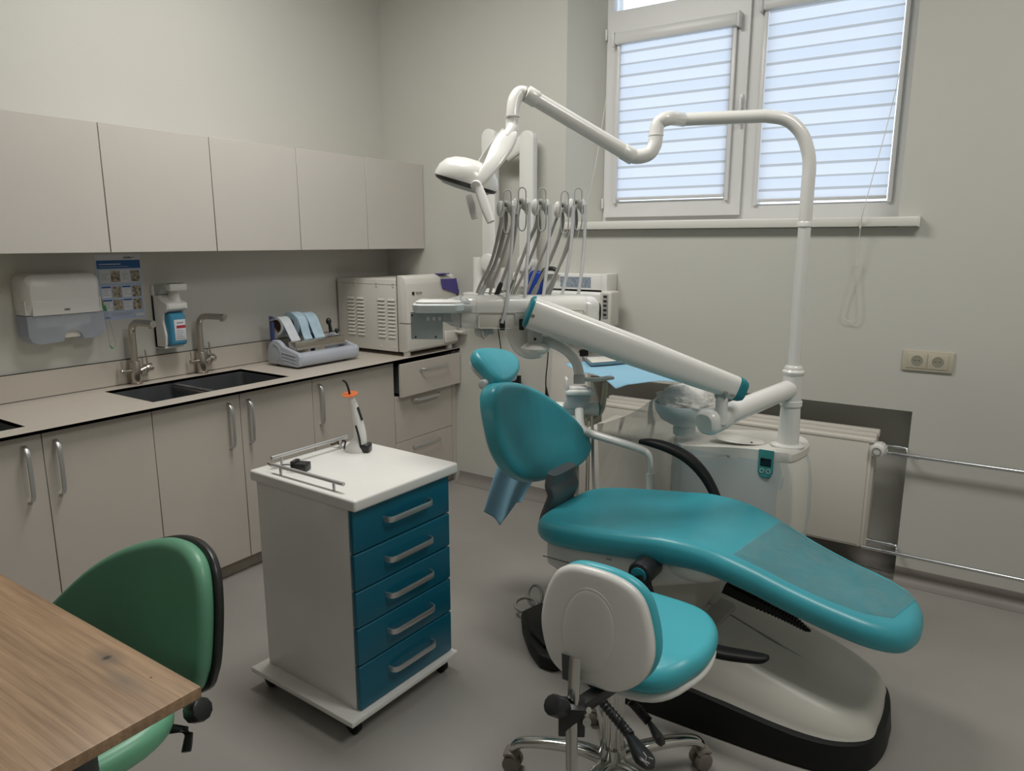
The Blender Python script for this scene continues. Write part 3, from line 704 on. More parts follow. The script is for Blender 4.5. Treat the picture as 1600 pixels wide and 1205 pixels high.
vp = MB().prism([(-2.7775,3.3968,1.3183),(-2.7775,3.5459,1.3159),(-2.7775,3.5635,1.2483),(-2.7775,3.635,1.2325),(-2.7775,3.6278,1.2049),(-2.7775,3.5373,1.2262),(-2.7775,3.4133,1.2603)], (-.004, 0, 0), 0)
vp.box((-2.83, 3.40, 1.3440), (-2.784, 3.49, 1.3500), .002)
build(vp, 'control_corner', 'violet', door)
build(MB().lathe([(.001, .008), (.04, .007), (.052, 0)], (-3.0, 3.40, 1.326), n=24), 'filler_cap', 'navy', au)
lg = MB().box((-2.7862, 3.143, 1.238), (-2.7812, 3.160, 1.255))
lg.text('YESON', .018, Matrix.Translation((-2.7815, 3.198, 1.2455)) @ Matrix.Rotation(R(90), 4, 'Z') @ Matrix.Rotation(R(90), 4, 'X'), m=1)
build(lg, 'logo', ['black', 'darkink'], door)
b = MB()
for x, y in ((-2.825, 3.13), (-3.3, 3.13), (-2.825, 3.52), (-3.3, 3.52)): b.cyl((x, y, .8805), (x, y, .908), .02, n=20)
build_each(b, 'foot', 'white', au)
build(MB().box((-2.7805, 3.42, .93), (-2.765, 3.54, 1.0), .004).box((-2.7805, 3.505, .985), (-2.71, 3.555, .995), .003), 'drain_tray', 'offwhite', door)

# ================================================================ things on the back wall
def socket_plate(name, x0, x1, z0, z1, n, label):
    t = empty(name, ((x0+x1)/2, YB, z0), label, 'socket')
    build(MB().box((x0, YB-.010, z0), (x1, YB-.0003, z1), .003), 'frame', 'beige', t)
    w_ = (x1-x0-.036)/n
    for i in range(n):
        cx = x0+.018+w_*(i+.5); cz = (z0+z1)/2+.001; h = min(w_, z1-z0)*.5-.006
        b = MB()
        b.box((cx-w_/2+.0015, YB-.0125, z0+.012), (cx+w_/2-.0015, YB-.009, z1-.012), .001)
        ins = build(b, 'insert', 'beige', t)
        c = MB().lathe([(h*.66, 0), (h*.66, .0012), (h*.62, .0016), (h*.60, .0004), (.001, .0004)], (cx, YB-.0125, cz), ax=(0, -1, 0), n=28)
        build(c, 'recess', mat('socket_recess', (.30, .29, .23), .5), ins)
        d = MB()
        for s in (-1, 1): d.cyl((cx+s*.0085, YB-.0122, cz), (cx+s*.0085, YB-.0135, cz), .0022, n=12)
        d.cyl((cx, YB-.0122, cz), (cx, YB-.0133, cz), .0014, n=10)
        build_each(d, 'pin_hole', 'black', ins)
socket_plate('double_socket', -.311, -.117, .985, 1.075, 2, 'beige double power socket on the bare wall right of the window')
socket_plate('triple_socket', -2.13, -1.80, 1.005, 1.075, 3, 'beige triple power socket low behind the wall x-ray unit')
# radiator
ra = empty('radiator', (-1.05, 3.55, .13), 'white flat panel radiator in the wall niche under the window', 'radiator')
build(MB().box((-1.74, 3.50, .15), (-.40, 3.515, .652), .004), 'front_panel', 'rad', ra)
b = MB().box((-1.74, 3.515, .155), (-.375, 3.60, .67), .004)
b.box((-1.735, 3.497, .650), (-.378, 3.53, .666), .004); b.box((-1.735, 3.57, .662), (-.37, 3.61, .695), .006); b.box((-.404, 3.505, .15), (-.385, 3.60, .665), .003)
b.box((-1.74, 3.52, .668), (-.375, 3.56, .685), .003)
build(b, 'rear_panel', 'rad', ra)
b = MB().box((-1.742, 3.4985, .157), (-.41, 3.5005, .160)); build(b, 'lower_seam', 'coving', ra)
b = MB().box((-1.7, 3.60, .45), (-1.66, 3.73, .50)).box((-.55, 3.60, .45), (-.50, 3.73, .50)); build_each(b, 'wall_bracket', 'rad', ra)
# thermostat valve and pipes
va = empty('radiator_valve', (-.36, 3.54, .60), 'round white thermostatic valve head at the right end of the radiator', 'radiator valve')
b = MB().lathe([(.001, .062), (.02, .062), (.028, .058), (.031, .045), (.031, .012), (.026, 0)], (-.357, 3.535, .628), ax=(-.12, -1, -.12), n=28)
b.cyl((-.357, 3.555, .633), (-.36, 3.53, .629), .018, n=16)
for i in range(14):
    a = 2*math.pi*i/14; b.box((-.002, -.0035, -.0), (.002, .0035, .02), T=Matrix.Translation(V((-.357, 3.512, .626))+V((math.cos(a)*.031, 0, math.sin(a)*.031))) @ Matrix.Rotation(R(90), 4, 'X'))
build(b, 'valve_head', 'white', va)
build(MB().lathe([(.019, 0), (.019, .002), (.017, .002), (.017, 0)], (-.3645, 3.472, .6203), ax=(-.12, -1, -.12), n=28, cap=False), 'dial_ring', 'dgrey', va)
build(MB().cyl((-.40, 3.555, .635), (-.30, 3.555, .633), .009, n=14), 'valve_body', 'chrome', va)
def pipe(z, label, x_start):
    t = empty('heating_pipe', (1.0, 3.5, z), label, 'pipe', group='chrome heating pipes')
    b = MB()
    b.tube([(x_start, 3.555, z+.018), (-.27, 3.555, z+.018), (-.256, 3.552, z+.016), (-.25, 3.545, z+.002), (-.244, 3.52, z-.002), (-.235, 3.508, z), (-.22, 3.505, z), (-.2, 3.505, z), (2.29, 3.505, z)], .0085, 14, k=3)
    build(b, 'tube', 'pipe', t)
    c = MB()
    for xa in (x_start+.008, -.29): c.cyl((xa, 3.555, z+.018), (xa+.016, 3.555, z+.018), .012, n=14)
    c.cyl((-.222, 3.505, z), (-.200, 3.505, z), .0115, n=14); c.cyl((1.2, 3.505, z), (1.2, 3.57, z), .005, n=8)
    build_each(c, 'coupling', 'pipe', t)
pipe(.615, 'upper thin chrome heating pipe running right from the radiator', -.315)
pipe(.153, 'lower thin chrome heating pipe running right from the radiator', -.385)

# ---- white utility panel beside the niche and its cables
up = empty('utility_panel', (-1.98, 3.56, .07), 'plain off-white access panel on the wall behind the dental chair', 'panel')
build(MB().box((-2.125, YB-.016, .07), (-1.858, YB-.0003, .985), .002), 'panel_sheet', 'offwhite', up)
build(MB().cyl((-1.915, YB-.017, .93), (-1.915, YB-.019, .93), .004, n=10), 'screw', 'redp', up)
cb = MB().tube([(-2.0938,3.52,1.0728), (-2.1001,3.52,0.8806), (-2.1117,3.52,0.7672), (-2.1111,3.52,0.7068)], .0035, 8, k=4)
cb.cyl((-2.1111,3.52,0.7144), (-2.1018,3.52,0.6471), .004, .012, n=12)
build(cb, 'power_cable', 'rubber', label='black cable with flared plug hanging right of the headrest', cat_='cable')
cb = MB().tube([(-2.467,3.54,1.0587), (-2.4442,3.54,0.9251), (-2.4259,3.54,0.7901), (-2.3609,3.54,0.7066)], .003, 8, k=4)
cb.box((-2.347,3.54,0.6925), (-2.2974,3.52,0.7555), .002)
build(cb, 'power_cable', 'rubber', label='thin black cable with small black box hanging behind the headrest', cat_='cable')
cb = MB().tube([(-1.8686,3.54,0.9851), (-1.8797,3.54,0.941), (-1.8778,3.53,0.9136)], .0035, 8, k=3); cb.box((-1.8939,3.545,0.9102), (-1.8531,3.52,0.9457), .001)
build(cb, 'power_cable', 'rubber', label='short black cable with plug above the blue napkin tray', cat_='cable')

# ---- wall mounted x-ray unit (folded arms) with its power box
xr = empty('xray_unit', (-2.3, YB, 1.25), 'white wall-mounted dental x-ray unit with folded scissor arm left of the window', 'x-ray unit')
def capsule_arm(mb, x0, x1, z0, z1, y0, y1, up=True, dn=True):
    r = (x1-x0)/2; cx = (x0+x1)/2; pts = []
    if up: pts += [(cx+r*math.cos(R(a)), y0, z1-r+r*math.sin(R(a))) for a in range(0, 181, 15)]
    else: pts += [(x1, y0, z1), (x0, y0, z1)]
    if dn: pts += [(cx+r*math.cos(R(a)), y0, z0+r+r*math.sin(R(a))) for a in range(180, 361, 15)]
    else: pts += [(x0, y0, z0), (x1, y0, z0)]
    mb.prism(pts, (0, y1-y0, 0), .008, seg=3)
b = MB(); capsule_arm(b, -2.475, -2.385, 1.36, 2.15, 3.40, 3.45); build(b, 'front_arm', 'enamel', xr)
b = MB(); capsule_arm(b, -2.255, -2.165, 1.33, 2.13, 3.45, 3.50); build(b, 'rear_arm', 'enamel', xr)
b = MB().tube([(-2.43, 3.45, 2.10), (-2.33, 3.47, 2.02), (-2.21, 3.47, 2.085)], 1, 16, flat=(.045, .02, (0, 1, 0), .6)); build(b, 'top_joint', 'enamel', xr)
b = MB().cyl((-2.43, 3.385, 1.42), (-2.43, 3.46, 1.42), .05, bev=.008).cyl((-2.21, 3.43, 1.42), (-2.21, 3.51, 1.42), .05, bev=.008); build_each(b, 'lower_joint', 'enamel', xr)
b = MB().box((-2.44, 3.47, 1.26), (-2.38, 3.53, 1.39), .006).box((-2.25, 3.47, 1.26), (-2.18, 3.53, 1.39), .006); build_each(b, 'lower_post', 'white', xr)
b = MB().box((-2.30, 3.455, 1.285), (-1.725, YB-.001, 1.368), .006).box((-1.735, 3.445, 1.28), (-1.70, YB-.001, 1.372), .006)
hz = build(b, 'wall_rail', 'white', xr)
b = MB().box((-1.985, 3.4530, 1.297), (-1.80, 3.4553, 1.352)); build(b, 'rating_label', 'label', hz)
b = MB().box((-2.05, 3.42, 1.115), (-1.71, YB-.001, 1.275), .014, seg=3); b.box((-2.02, 3.419, 1.165), (-1.72, 3.421, 1.168)).box((-1.79, 3.416, 1.232), (-1.74, 3.421, 1.243), .002)
cb_ = build(b, 'power_box', 'white', xr)
b = MB().box((-1.718, 3.40, 1.10), (-1.65, 3.50, 1.285), .012, seg=3); hs = build(b, 'exposure_panel', 'offwhite', cb_)
b = MB().box((-1.699, 3.396, 1.145), (-1.668, 3.402, 1.27), .002); k = build(b, 'keypad', 'mgrey', cb_)
b = MB()
for z in (1.26, 1.237, 1.214, 1.19, 1.166): b.box((-1.693, 3.394, z-.007), (-1.674, 3.397, z+.003), .0008)
build_each(b, 'key', 'blackp', cb_)
b = MB().prism([(-2.185, 3.42, 1.23), (-2.10, 3.42, 1.23), (-2.09, 3.42, 1.37), (-2.15, 3.42, 1.385), (-2.175, 3.42, 1.36)], (0, .06, 0), .01, seg=3).box((-2.17, 3.41, 1.19), (-2.04, 3.46, 1.24), .01)
build(b, 'sensor_holder', 'rblue', xr)
b = MB().tube([(-2.09, 3.43, 1.33), (-2.07, 3.42, 1.385), (-2.02, 3.42, 1.395), (-1.99, 3.42, 1.385)], .012, 10, k=4).box((-2.03, 3.42, 1.16), (-1.99, 3.46, 1.21), .006); build(b, 'holder_strap', 'blackp', xr)

# ---- paper roll on a small wall shelf
sh = empty('corner_shelf', (-2.55, 3.5, 1.22), 'small white wall shelf holding the paper roll behind the instrument hoses', 'shelf')
build(MB().box((-2.595, 3.37, 1.225), (-2.36, YB-.001, 1.247), .008).box((-2.57, 3.50, 1.17), (-2.40, YB-.001, 1.225), .004), 'shelf_board', 'white', sh)
pr = MB().lathe([(.012, 0), (.034, 0), (.034, .202), (.012, .202)], (-2.53, 3.44, 1.2475), n=28)
build(pr, 'paper_roll', 'white', label='upright white paper roll on the little wall shelf', cat_='paper roll')
nk = MB()
random.seed(8)
nk.grid(lambda a, c: (-2.49+.12*a, 3.38+.1*c, 1.250+.022*abs(math.sin(a*9+c*4))*math.sin(math.pi*c)+.004), 16, 8, thick=.003)
build(nk, 'folded_tissues', 'white', label='loose white tissues lying on the little wall shelf', cat_='tissues')

# ================================================================ blue-fronted drawer trolley
TH = R(-2.2)
tr = empty('drawer_trolley', (-1.76, 1.645, 0), 'white mobile trolley with five petrol blue drawers and white top', 'trolley', rz=TH)
W2, D2 = .245, .235      # half sizes of body in x (depth) and y (front width); drawer face is +x side? fronts face -y/+x corner
def L(mb, name, mt, par=tr, **k): return build(mb, name, mt, par, local=True, **k)
L(MB().box((-.257, -.262, .060), (.262, .242, .078), .0025), 'base_plate', 'white')
L(MB().box((-.228, -.208, .078), (.222, .232, .753), .002), 'body', 'white')
L(MB().box((-.247, -.220, .753), (.268, .253, .790), .008, seg=4), 'top_board', 'white')
dv = [0.7413, 0.6088, 0.4849, 0.3625, 0.2339]
dz = [(dv[1]+.002, .751), (dv[2]+.002, dv[1]-.002), (dv[3]+.002, dv[2]-.002), (dv[4]+.002, dv[3]-.002), (.081, dv[4]-.002)]
for i, (a, c) in enumerate(dz):
    f = L(MB().box((.223, -.208, a), (.243, .232, c), .0055, seg=3), 'drawer_front', 'drawer')
    zc = (a+c)/2+(.012 if i == 4 else .006)
    h = MB()
    pts = [(-.5, 0), (-.49, .55), (-.46, .85), (-.40, .98), (-.3, 1), (.3, 1), (.40, .98), (.46, .85), (.49, .55), (.5, 0)]
    P = [V((.243+b_*.03, .02+a_*.205, zc+.0)) for a_, b_ in pts]
    h.tube(P, 1, 12, k=3, flat=(.0025, .0095, (0, 0, 1), .4))
    L(h, 'handle', 'alu', f)
for (x, y) in ((-.21, -.215), (.215, -.215), (.215, .2), (-.21, .2)):
    c = MB().cyl((x, y-.013, .0265), (x, y+.013, .0265), .0262, n=24, bev=.004).tube([(x+.012, y-.015, .034), (x+.0, y-.0, .058)], 1, 10, flat=(.02, .014, (0, 0, 1))).cyl((x, y, .04), (x, y, .061), .010)
    L(c, 'caster', 'rubber')
# gallery rails: one along the left edge, one along the rear
f1, f2, g1, g2 = V((-1.9223,1.4598,0.818)), V((-1.5799,1.4502,0.818)), V((-1.9575,1.4832,0.828)), V((-1.9508,1.8177,0.828))
def rail(p, q, fr):
    b = MB().cyl(p, q, .0062, n=16); r_ = build(b, 'gallery_rail', 'alu', tr)
    for t_ in fr:
        c = p+(q-p)*t_; build(MB().cyl((c.x, c.y, .7895), c, .0048, n=12), 'rail_post', 'alu', r_)
rail(f1, f2, (.12, .87)); rail(g1, g2, (.12, .9))
# ---- curing light standing on the trolley
cl = empty('curing_light', (-1.87,1.795,0.79), 'white cordless dental curing light with orange shield in its charging stand on the trolley', 'curing light', rz=R(28))
B = MB()
B.loft([[(r*1.0*math.cos(2*math.pi*i/28)+o_, r*.72*math.sin(2*math.pi*i/28), z) for i in range(28)] for r, z, o_ in ((.043, 0, -.006), (.0435, .008, -.006), (.040, .018, -.006), (.030, .034, 0), (.022, .05, .004), (.018, .085, .004))])
build(B, 'stand', 'white', cl, local=True)
B = MB().box((.008, -.024, .0005), (.046, .024, .030), .006, seg=3)
B.tube([(.016, .020, .018), (.010, .0195, .06), (0, .017, .10)], .004, 8, k=3); B.tube([(.016, -.020, .018), (.010, -.0195, .06), (0, -.017, .10)], .004, 8, k=3)
build(B, 'charging_socket', 'blackp', cl, local=True)
B = MB(); ax_ = [(.020, 0, .02), (.012, 0, .07), (0, 0, .13), (-.012, 0, .18), (-.022, 0, .208)]
B.tube(ax_, [.0135, .0185, .0172, .0135, .0100], 20, k=4)
wand = build(B, 'wand', 'white', cl, local=True)
B = MB().tube([(.0205, -.004, .118), (.006, -.004, .166)], 1, 12, flat=(.003, .0085, (0, 1, 0))); build(B, 'button_panel', 'blackp', wand, local=True)
B = MB().lathe([(.003, 0), (.027, .001), (.0275, .003), (.003, .003)], (-.022, 0, .210), ax=(-.08, -.22, 1), n=28, sx=1.1); build(B, 'light_shield', 'orange', cl, local=True)
B = MB().tube([(-.022, 0, .207), (-.028, 0, .236), (-.036, 0, .256), (-.046, 0, .262)], [.0042, .004, .0042, .0045], 12, k=3); build(B, 'light_guide', 'blackp', cl, local=True)
# ---- adapter
ad = empty('power_adapter', (-1.868,1.5261,0.79), 'small black plug-in power adapter lying on the trolley', 'power adapter', rz=R(20))
build(MB().box((-.026, -.018, .001), (.03, .022, .028), .004).box((-.026, -.018, .001), (-.010, .022, .034), .003), 'body', 'blackp', ad, local=True)
build_each(MB().cyl((-.01, -.017, .008), (-.03, -.035, .007), .002, n=8).cyl((.006, -.017, .008), (-.012, -.036, .007), .002, n=8), 'plug_pin', 'chrome', ad, local=True)
build(MB().tube([(-1.8935,1.519,0.803), (-1.9151,1.5026,0.808), (-1.9499,1.4956,0.797), (-1.9839,1.5013,0.794), (-2.0127,1.508,0.794)], .0018, 8, k=4), 'cord', 'rubber', ad)
rp_ = MB().cyl((-1.9667,1.796,0.801), (-1.966,1.7959,0.811), .009, n=16).tube([(-1.9666,1.806,0.811), (-1.9535,1.8127,0.809), (-1.928,1.7814,0.796), (-1.9036,1.7801,0.793)], .0035, 8, k=3, m=1).tube([(-1.9627,1.7834,0.812), (-1.9819,1.7817,0.802), (-1.996,1.7788,0.798)], .003, 8, m=1)
build(rp_, 'bur_holder', ['redp', 'blackp'], label='tiny dark red and black plug end beside the curing light stand', cat_='plug')

# ================================================================ wooden desk at the lower left
DX, DY, DZ = -1.133, .672, .74
KNOTS = [(-1.3706, 0.6252, .065, .030, (.15, .11, .08, 1), .0), (-1.3706, 0.6252, .008, .011, (.035, .028, .022, 1), .45),
         (-1.2356, 0.6365, .0045, .0025, (.05, .035, .025, 1), .4), (-1.2645, 0.6028, .085, .024, (.20, .15, .105, 1), .0)]
KNOTS = [(k[0]+1.9, k[1]-.1, *k[2:]) for k in KNOTS]
M['wood'] = woodmat()
dk = empty('desk', (-1.9, .1, 0), 'oak-look desk in the lower left corner of the photo', 'desk')
build(MB().box((-2.65, -.55, DZ-.022), (DX, DY, DZ), .0015), 'desktop', 'wood', dk)
b = MB().cyl((-1.245, .50, .02), (-1.245, .50, DZ-.022), .03, n=28).cyl((-1.245, .50, .66), (-1.245, .50, .70), .034, n=28).cyl((-1.245, .5, .0005), (-1.245, .5, .02), .035)
build(b, 'leg', 'dgrey', dk)
b = MB().cyl((-2.5, .50, .0005), (-2.5, .50, DZ-.022), .03, n=28); build(b, 'leg', 'dgrey', dk)
b = MB().cyl((-1.245, -.4, .0005), (-1.245, -.4, DZ-.022), .03, n=28); build(b, 'leg', 'dgrey', dk)
b = MB().cyl((-2.5, -.4, .0005), (-2.5, -.4, DZ-.022), .03, n=28); build(b, 'leg', 'dgrey', dk)
b = MB().box((-2.5, .485, .66), (-1.25, .515, .715), .003); build(b, 'crossbar', 'dgrey', dk)
# ================================================================ green swivel chair tucked under the desk
gc = empty('swivel_chair', (-1.68, .66, 0), 'green upholstered swivel chair with black back shell behind the desk', 'chair')
GO, GU, GV = V((-1.7644,0.93,0.535)), V((1, 0, 0)), V((0, .16, 1)).normalized()
gout = [(-0.0229,0.2323),(0.0781,0.2488),(0.1487,0.2404),(0.1945,0.2139),(0.2233,0.1645),(0.2414,0.0885),(0.2458,-0.0078),(0.2327,-0.0613),(0.1925,-0.1166),(0.0202,-0.204),(-0.2672,-0.2888),(-0.4945,-0.2787),(-0.5253,-0.1673),(-0.4296,-0.0598),(-0.303,0.0798),(-0.1748,0.1703)]
GN = V((0, -1, .16)).normalized()
def gmp(u, v, h): return GO+GU*u+GV*v+GN*(h-.05+.5*(u*u))
build(MB().cushion(gout, gmp, .055, .027, puff=.010, inner=10), 'backrest', 'green', gc, ang=60)
def gms(u, v, h): return GO+GU*(u*1.01+.004)+GV*v*1.01+GN*(h-.066+.5*(u*u))
build(MB().cushion(gout, gms, .024, .009), 'back_shell', 'blackp', gc)
sout = [(-.22, -.02), (-.20, -.14), (-.12, -.2), (0, -.215), (.12, -.2), (.20, -.14), (.225, -.02), (.215, .10), (.15, .18), (0, .21), (-.15, .18), (-.21, .10)]
def smp(u, v, h): return V((-1.635+u, .63+v, .435+h))
build(MB().cushion(sout, smp, .065, .028, puff=.008), 'seat', 'green_lit', gc)
build(MB().cushion([(a*.80, b_*.80) for a, b_ in sout], lambda u, v, h: V((-1.635+u, .63+v, .415+h)), .022, .008), 'seat_shell', 'blackp', gc)
b = MB().tube([(-1.66, .70, .40), (-1.66, .93, .40), (-1.67, .985, .46), (-1.69, .99, .66)], 1, 12, k=4, flat=(.006, .022, (1, 0, 0)))
build(b, 'back_bracket', 'blackp', gc)
b = MB().cyl((-1.4342,0.8232,0.4786), (-1.3958,0.8287,0.4971), .027, n=10, bev=.006).cyl((-1.6, .84, .50), (-1.4318,0.8248,0.4786), .010)
build(b, 'adjust_knob', 'blackp', gc)
b = MB().tube([(-1.55, .75, .42), (-1.4444,0.8066,0.4381), (-1.4092,0.7862,0.4084)], 1, 12, k=3, flat=(.006, .014, (1, 0, 0))); build(b, 'tilt_lever', 'blackp', gc)
b = MB().cyl((-1.635, .65, .10), (-1.635, .65, .42), .022); build(b, 'gas_column', 'blackp', gc)
for i in range(5):
    a = R(20+72*i); d = V((math.cos(a), math.sin(a), 0)); c = V((-1.635, .65, 0))
    q = build(MB().tube([c+V((0, 0, .11)), c+d*.12+V((0, 0, .105)), c+d*.27+V((0, 0, .075))], [.026, .022, .014], 12, k=3), 'base_leg', 'blackp', gc)
    build(MB().cyl(c+d*.27+V((-d.y, d.x, 0))*.02+V((0, 0, .0265)), c+d*.27-V((-d.y, d.x, 0))*.02+V((0, 0, .0265)), .026, n=18, bev=.005).cyl(c+d*.27+V((0, 0, .04)), c+d*.27+V((0, 0, .08)), .008), 'caster', 'rubber', gc)

# ================================================================ dental chair
ch = empty('dental_chair', (-.75, 2.3, 0), 'turquoise upholstered dental patient chair with white base and black armrests', 'dental chair')
CY = 2.31
def lerp(tab, x):
    if x <= tab[0][0]: return tab[0][1]
    for (a, b_), (c, d) in zip(tab, tab[1:]):
        if x <= c:
            t_ = (x-a)/(c-a); t_ = t_*t_*(3-2*t_) if 0 else t_; return b_+(d-b_)*t_
    return tab[-1][1]
SP = [(p.x, p.y) for p in cat([(-1.40, .548, 0), (-1.25, .560, 0), (-1.1, .575, 0), (-.95, .592, 0), (-.80, .606, 0), (-.66, .606, 0), (-.54, .575, 0), (-.42, .532, 0), (-.28, .492, 0), (-.08, .452, 0), (.05, .43, 0)], 6)]
TH_ = [(-1.3, .085), (-.8, .085), (-.6, .085), (-.4, .088), (-.08, .088)]
def seatmp(u, v, h):
    zt = lerp(SP, u); th = .088
    side = 0
    if u < -.6: side = .018*(v/.25)**2*min(1, (-.6-u)/.2) - .010*min(1, (-.6-u)/.3)
    return V((u, CY+v, zt-th+h+(side if h > .05 else 0)))
seat_out = [(-1.335, 0), (-1.325, -.13), (-1.28, -.215), (-1.18, -.255), (-1.0, -.268), (-.8, -.265), (-.62, -.25), (-.46, -.225), (-.30, -.205), (-.19, -.19), (-.11, -.145), (-.078, -.07), (-.072, 0),
            (-.078, .07), (-.11, .145), (-.19, .19), (-.30, .205), (-.46, .225), (-.62, .25), (-.8, .265), (-1.0, .262), (-1.18, .25), (-1.28, .21), (-1.325, .12)]
build(MB().cushion(seat_out, seatmp, .088, .040, puff=0, k=4, inner=14, side=8), 'seat', 'teal', ch, ang=60)
# clear protective film over the leg rest
def filmf(a, c):
    u = -.565+.443*a; hw = lerp([(-.62, .225), (-.46, .195), (-.30, .175), (-.19, .150), (-.12, .10), (-.09, .04)], u)
    s_ = -1+2*c; v = s_*hw
    return V((u+.05*(c-.5), CY+v, lerp(SP, u+.05*(c-.5))+.0028-.006*max(0, abs(s_)-.86)/.14))
build(MB().grid(filmf, 60, 20), 'protective_film', 'film', ch)
# back rest: egg shaped cushion, nearly upright
BO = V((-1.425, CY, .575)); BU = V((0, 1, 0)); BV = V((-.17, 0, 1)).normalized(); BN = BU.cross(BV)*1.0
if BN.x < 0: BN = -BN
def backmp(u, v, h):
    return BO+BU*(u*.955+.004)+BV*v+BN*(h-.085+.26*u*u-.55*max(0, .10-v)**1.5)
bo = [(-0.0616,0.4445),(0.0368,0.4209),(0.1545,0.3699),(0.2881,0.2807),(0.3775,0.1956),(0.4278,0.1216),(0.4355,0.0618),(0.3872,0.016),(0.2843,-0.0026),(0.1611,0.0033),(0.0392,0.0212),(-0.0478,0.0533),(-0.1221,0.0991),(-0.172,0.1593),(-0.2019,0.2251),(-0.2144,0.3073),(-0.2169,0.3795),(-0.1962,0.4305),(-0.1418,0.4502)]
build(MB().cushion(bo, backmp, .085, .027, puff=-.004, inner=12, side=8), 'backrest', 'teal', ch, ang=60)
def backsh(u, v, h): return backmp(u*.93+.01, v*.94+.012, h-.012)
build(MB().cushion(bo, backsh, .03, .012), 'backrest_shell', 'white', ch)
# head rest
HO = V((-1.585, CY-.02, 1.05)); HV = V((-.74, 0, .62)).normalized(); HN = V((.62, 0, .74)).normalized()
def headmp(u, v, h): return HO+V((0, 1, 0))*u+HV*v+HN*(h-.045+.12*u*u)
ho = [(-0.0518,0.1108),(0.0041,0.1155),(0.0864,0.0975),(0.1386,0.0659),(0.1503,0.0225),(0.1166,-0.0226),(0.0501,-0.0556),(-0.0119,-0.0702),(-0.0601,-0.0663),(-0.0773,-0.0315),(-0.0797,0.0209),(-0.0786,0.0732)]
build(MB().cushion(ho, headmp, .058, .022, puff=.004, inner=10, side=8), 'headrest', 'teal', ch, ang=60)
b = MB().cushion([(a*.9, c*.9) for a, c in ho], lambda u, v, h: headmp(u, v, h-.014), .022, .008)
b.cyl((-1.60, CY-.12, 1.0), (-1.60, CY+.10, 1.0), .019, bev=.005)
b.tube([(-1.62, CY, 1.0), (-1.56, CY, .96), (-1.545, CY, .88)], 1, 12, k=3, flat=(.03, .008, (1, 0, 0)))
build(b, 'headrest_bracket', 'greywhite', ch)
# dark hinge column between seat and back
b = MB()
def colring(z, xc, yc, hw, hd):
    return [V((xc+hd*math.copysign(abs(math.cos(a))**.6, math.cos(a)), yc+hw*math.copysign(abs(math.sin(a))**.6, math.sin(a)), z)) for a in [2*math.pi*i/28 for i in range(28)]]
hp = [V((-1.3388,2.31,0.6734)), V((-1.3439,2.31,0.6285)), V((-1.3319,2.31,0.5892)), V((-1.3542,2.31,0.5322)), V((-1.3711,2.31,0.4809)), V((-1.3705,2.31,0.4302))]
b.tube([p+V((.012, .03, 0)) for p in hp], [.9, 1, 1, .95, .95, 1], 24, k=4, flat=(.026, .10, (0, 1, 0), .55))
build(b, 'back_hinge', 'dgrey', ch)
# white pan under the seat
def panring(x, hw, z0, z1, r=.04):
    pts = []
    for cy, cz, a0 in ((hw-r, z1-r*.6, 0), (-hw+r, z1-r*.6, 90), (-hw+r, z0+r, 180), (hw-r, z0+r, 270)):
        for k in range(5):
            a = R(a0+k*22.5); pts.append(V((x, CY+cy+r*math.cos(a), cz+(r if math.sin(a) < 0 else r*.6)*math.sin(a))))
    return pts
b = MB().loft([panring(-1.275, .15, .43, .49), panring(-1.25, .205, .375, .50), panring(-1.15, .225, .355, .51), panring(-.95, .235, .375, .525), panring(-.85, .235, .41, .53), panring(-.66, .215, .47, .54), panring(-.58, .17, .49, .53)])
pan = build(b, 'seat_pan', 'enamel', ch)
b = MB()
for s_ in (-1, 1):
    b.lathe([(.001, 0), (.06, .001), (.10, -.004), (.125, -.018), (.13, -.04)], (-.745, CY+s_*.235, .505), ax=(0, s_, 0), n=40, sx=1.25)
b.bm.free(); b = MB()
b.ell((-.72, CY-.13, .515), (.125, .115, .062), half=(-1,)); 
build(b, 'side_cover', 'enamel', pan)
b = MB().box((-1.25, CY-.2385, .432), (-1.03, CY-.232, .4335)).box((-1.0, CY-.2385, .485), (-.98, CY-.235, .487)); build_each(b, 'pan_seam', 'coving', pan)
# leg rest support under the calf section
b = MB().prism([(-.62, CY-.1, .475), (-.62, CY-.1, .44), (-.30, CY-.1, .375), (-.22, CY-.1, .385), (-.30, CY-.1, .41)], (0, .2, 0), .006); build(b, 'leg_rest_support', 'dgrey', ch)
# lift housing
b = MB().loft([panring(-1.13, .10, .20, .40), panring(-1.05, .15, .20, .41), panring(-.85, .16, .20, .46), panring(-.72, .13, .20, .44)]); build(b, 'lift_housing', 'basew', ch)
# base: white shell over a black foot
def ring_base(z, grow, x1=-.146, x0=-1.12):
    out = [(x0-grow, -.10), (x0+.06, -.235-grow), (-.9, -.262-grow), (-.6, -.262-grow), (-.36, -.254-grow), (-.24, -.228-grow), (-.165, -.165-grow*.8), (x1+grow, -.08), (x1+grow+.004, 0)]
    out = cat([(a, c, 0) for a, c in out]+[(a, -c, 0) for a, c in out[-2::-1]], 5, True)
    return [V((p.x, CY+p.y, z if not callable(z) else z(p.x))) for p in out]
rimz = lambda x: lerp([(-1.12, .15), (-.67, .128), (-.35, .094), (-.1, .094)], x)
b = MB().loft([ring_base(.0005, .012), ring_base(.02, .016), ring_base(rimz, .008), ring_base(lambda x: rimz(x)+.005, -.006)]); build(b, 'base_foot', 'rubber', ch)
topz = lambda x: lerp([(-1.12, .27), (-.9, .325), (-.75, .318), (-.64, .288), (-.5, .240), (-.25, .172), (-.16, .150), (-.11, .138)], x)
def rb2(sy, sx, f, dz=0):
    out = []
    for p in ring_base(0, -.008):
        x = -.6+(p.x+.6)*sx; out.append(V((x, CY+(p.y-CY)*sy, rimz(x)+(topz(x)-rimz(x))*f+dz)))
    return out
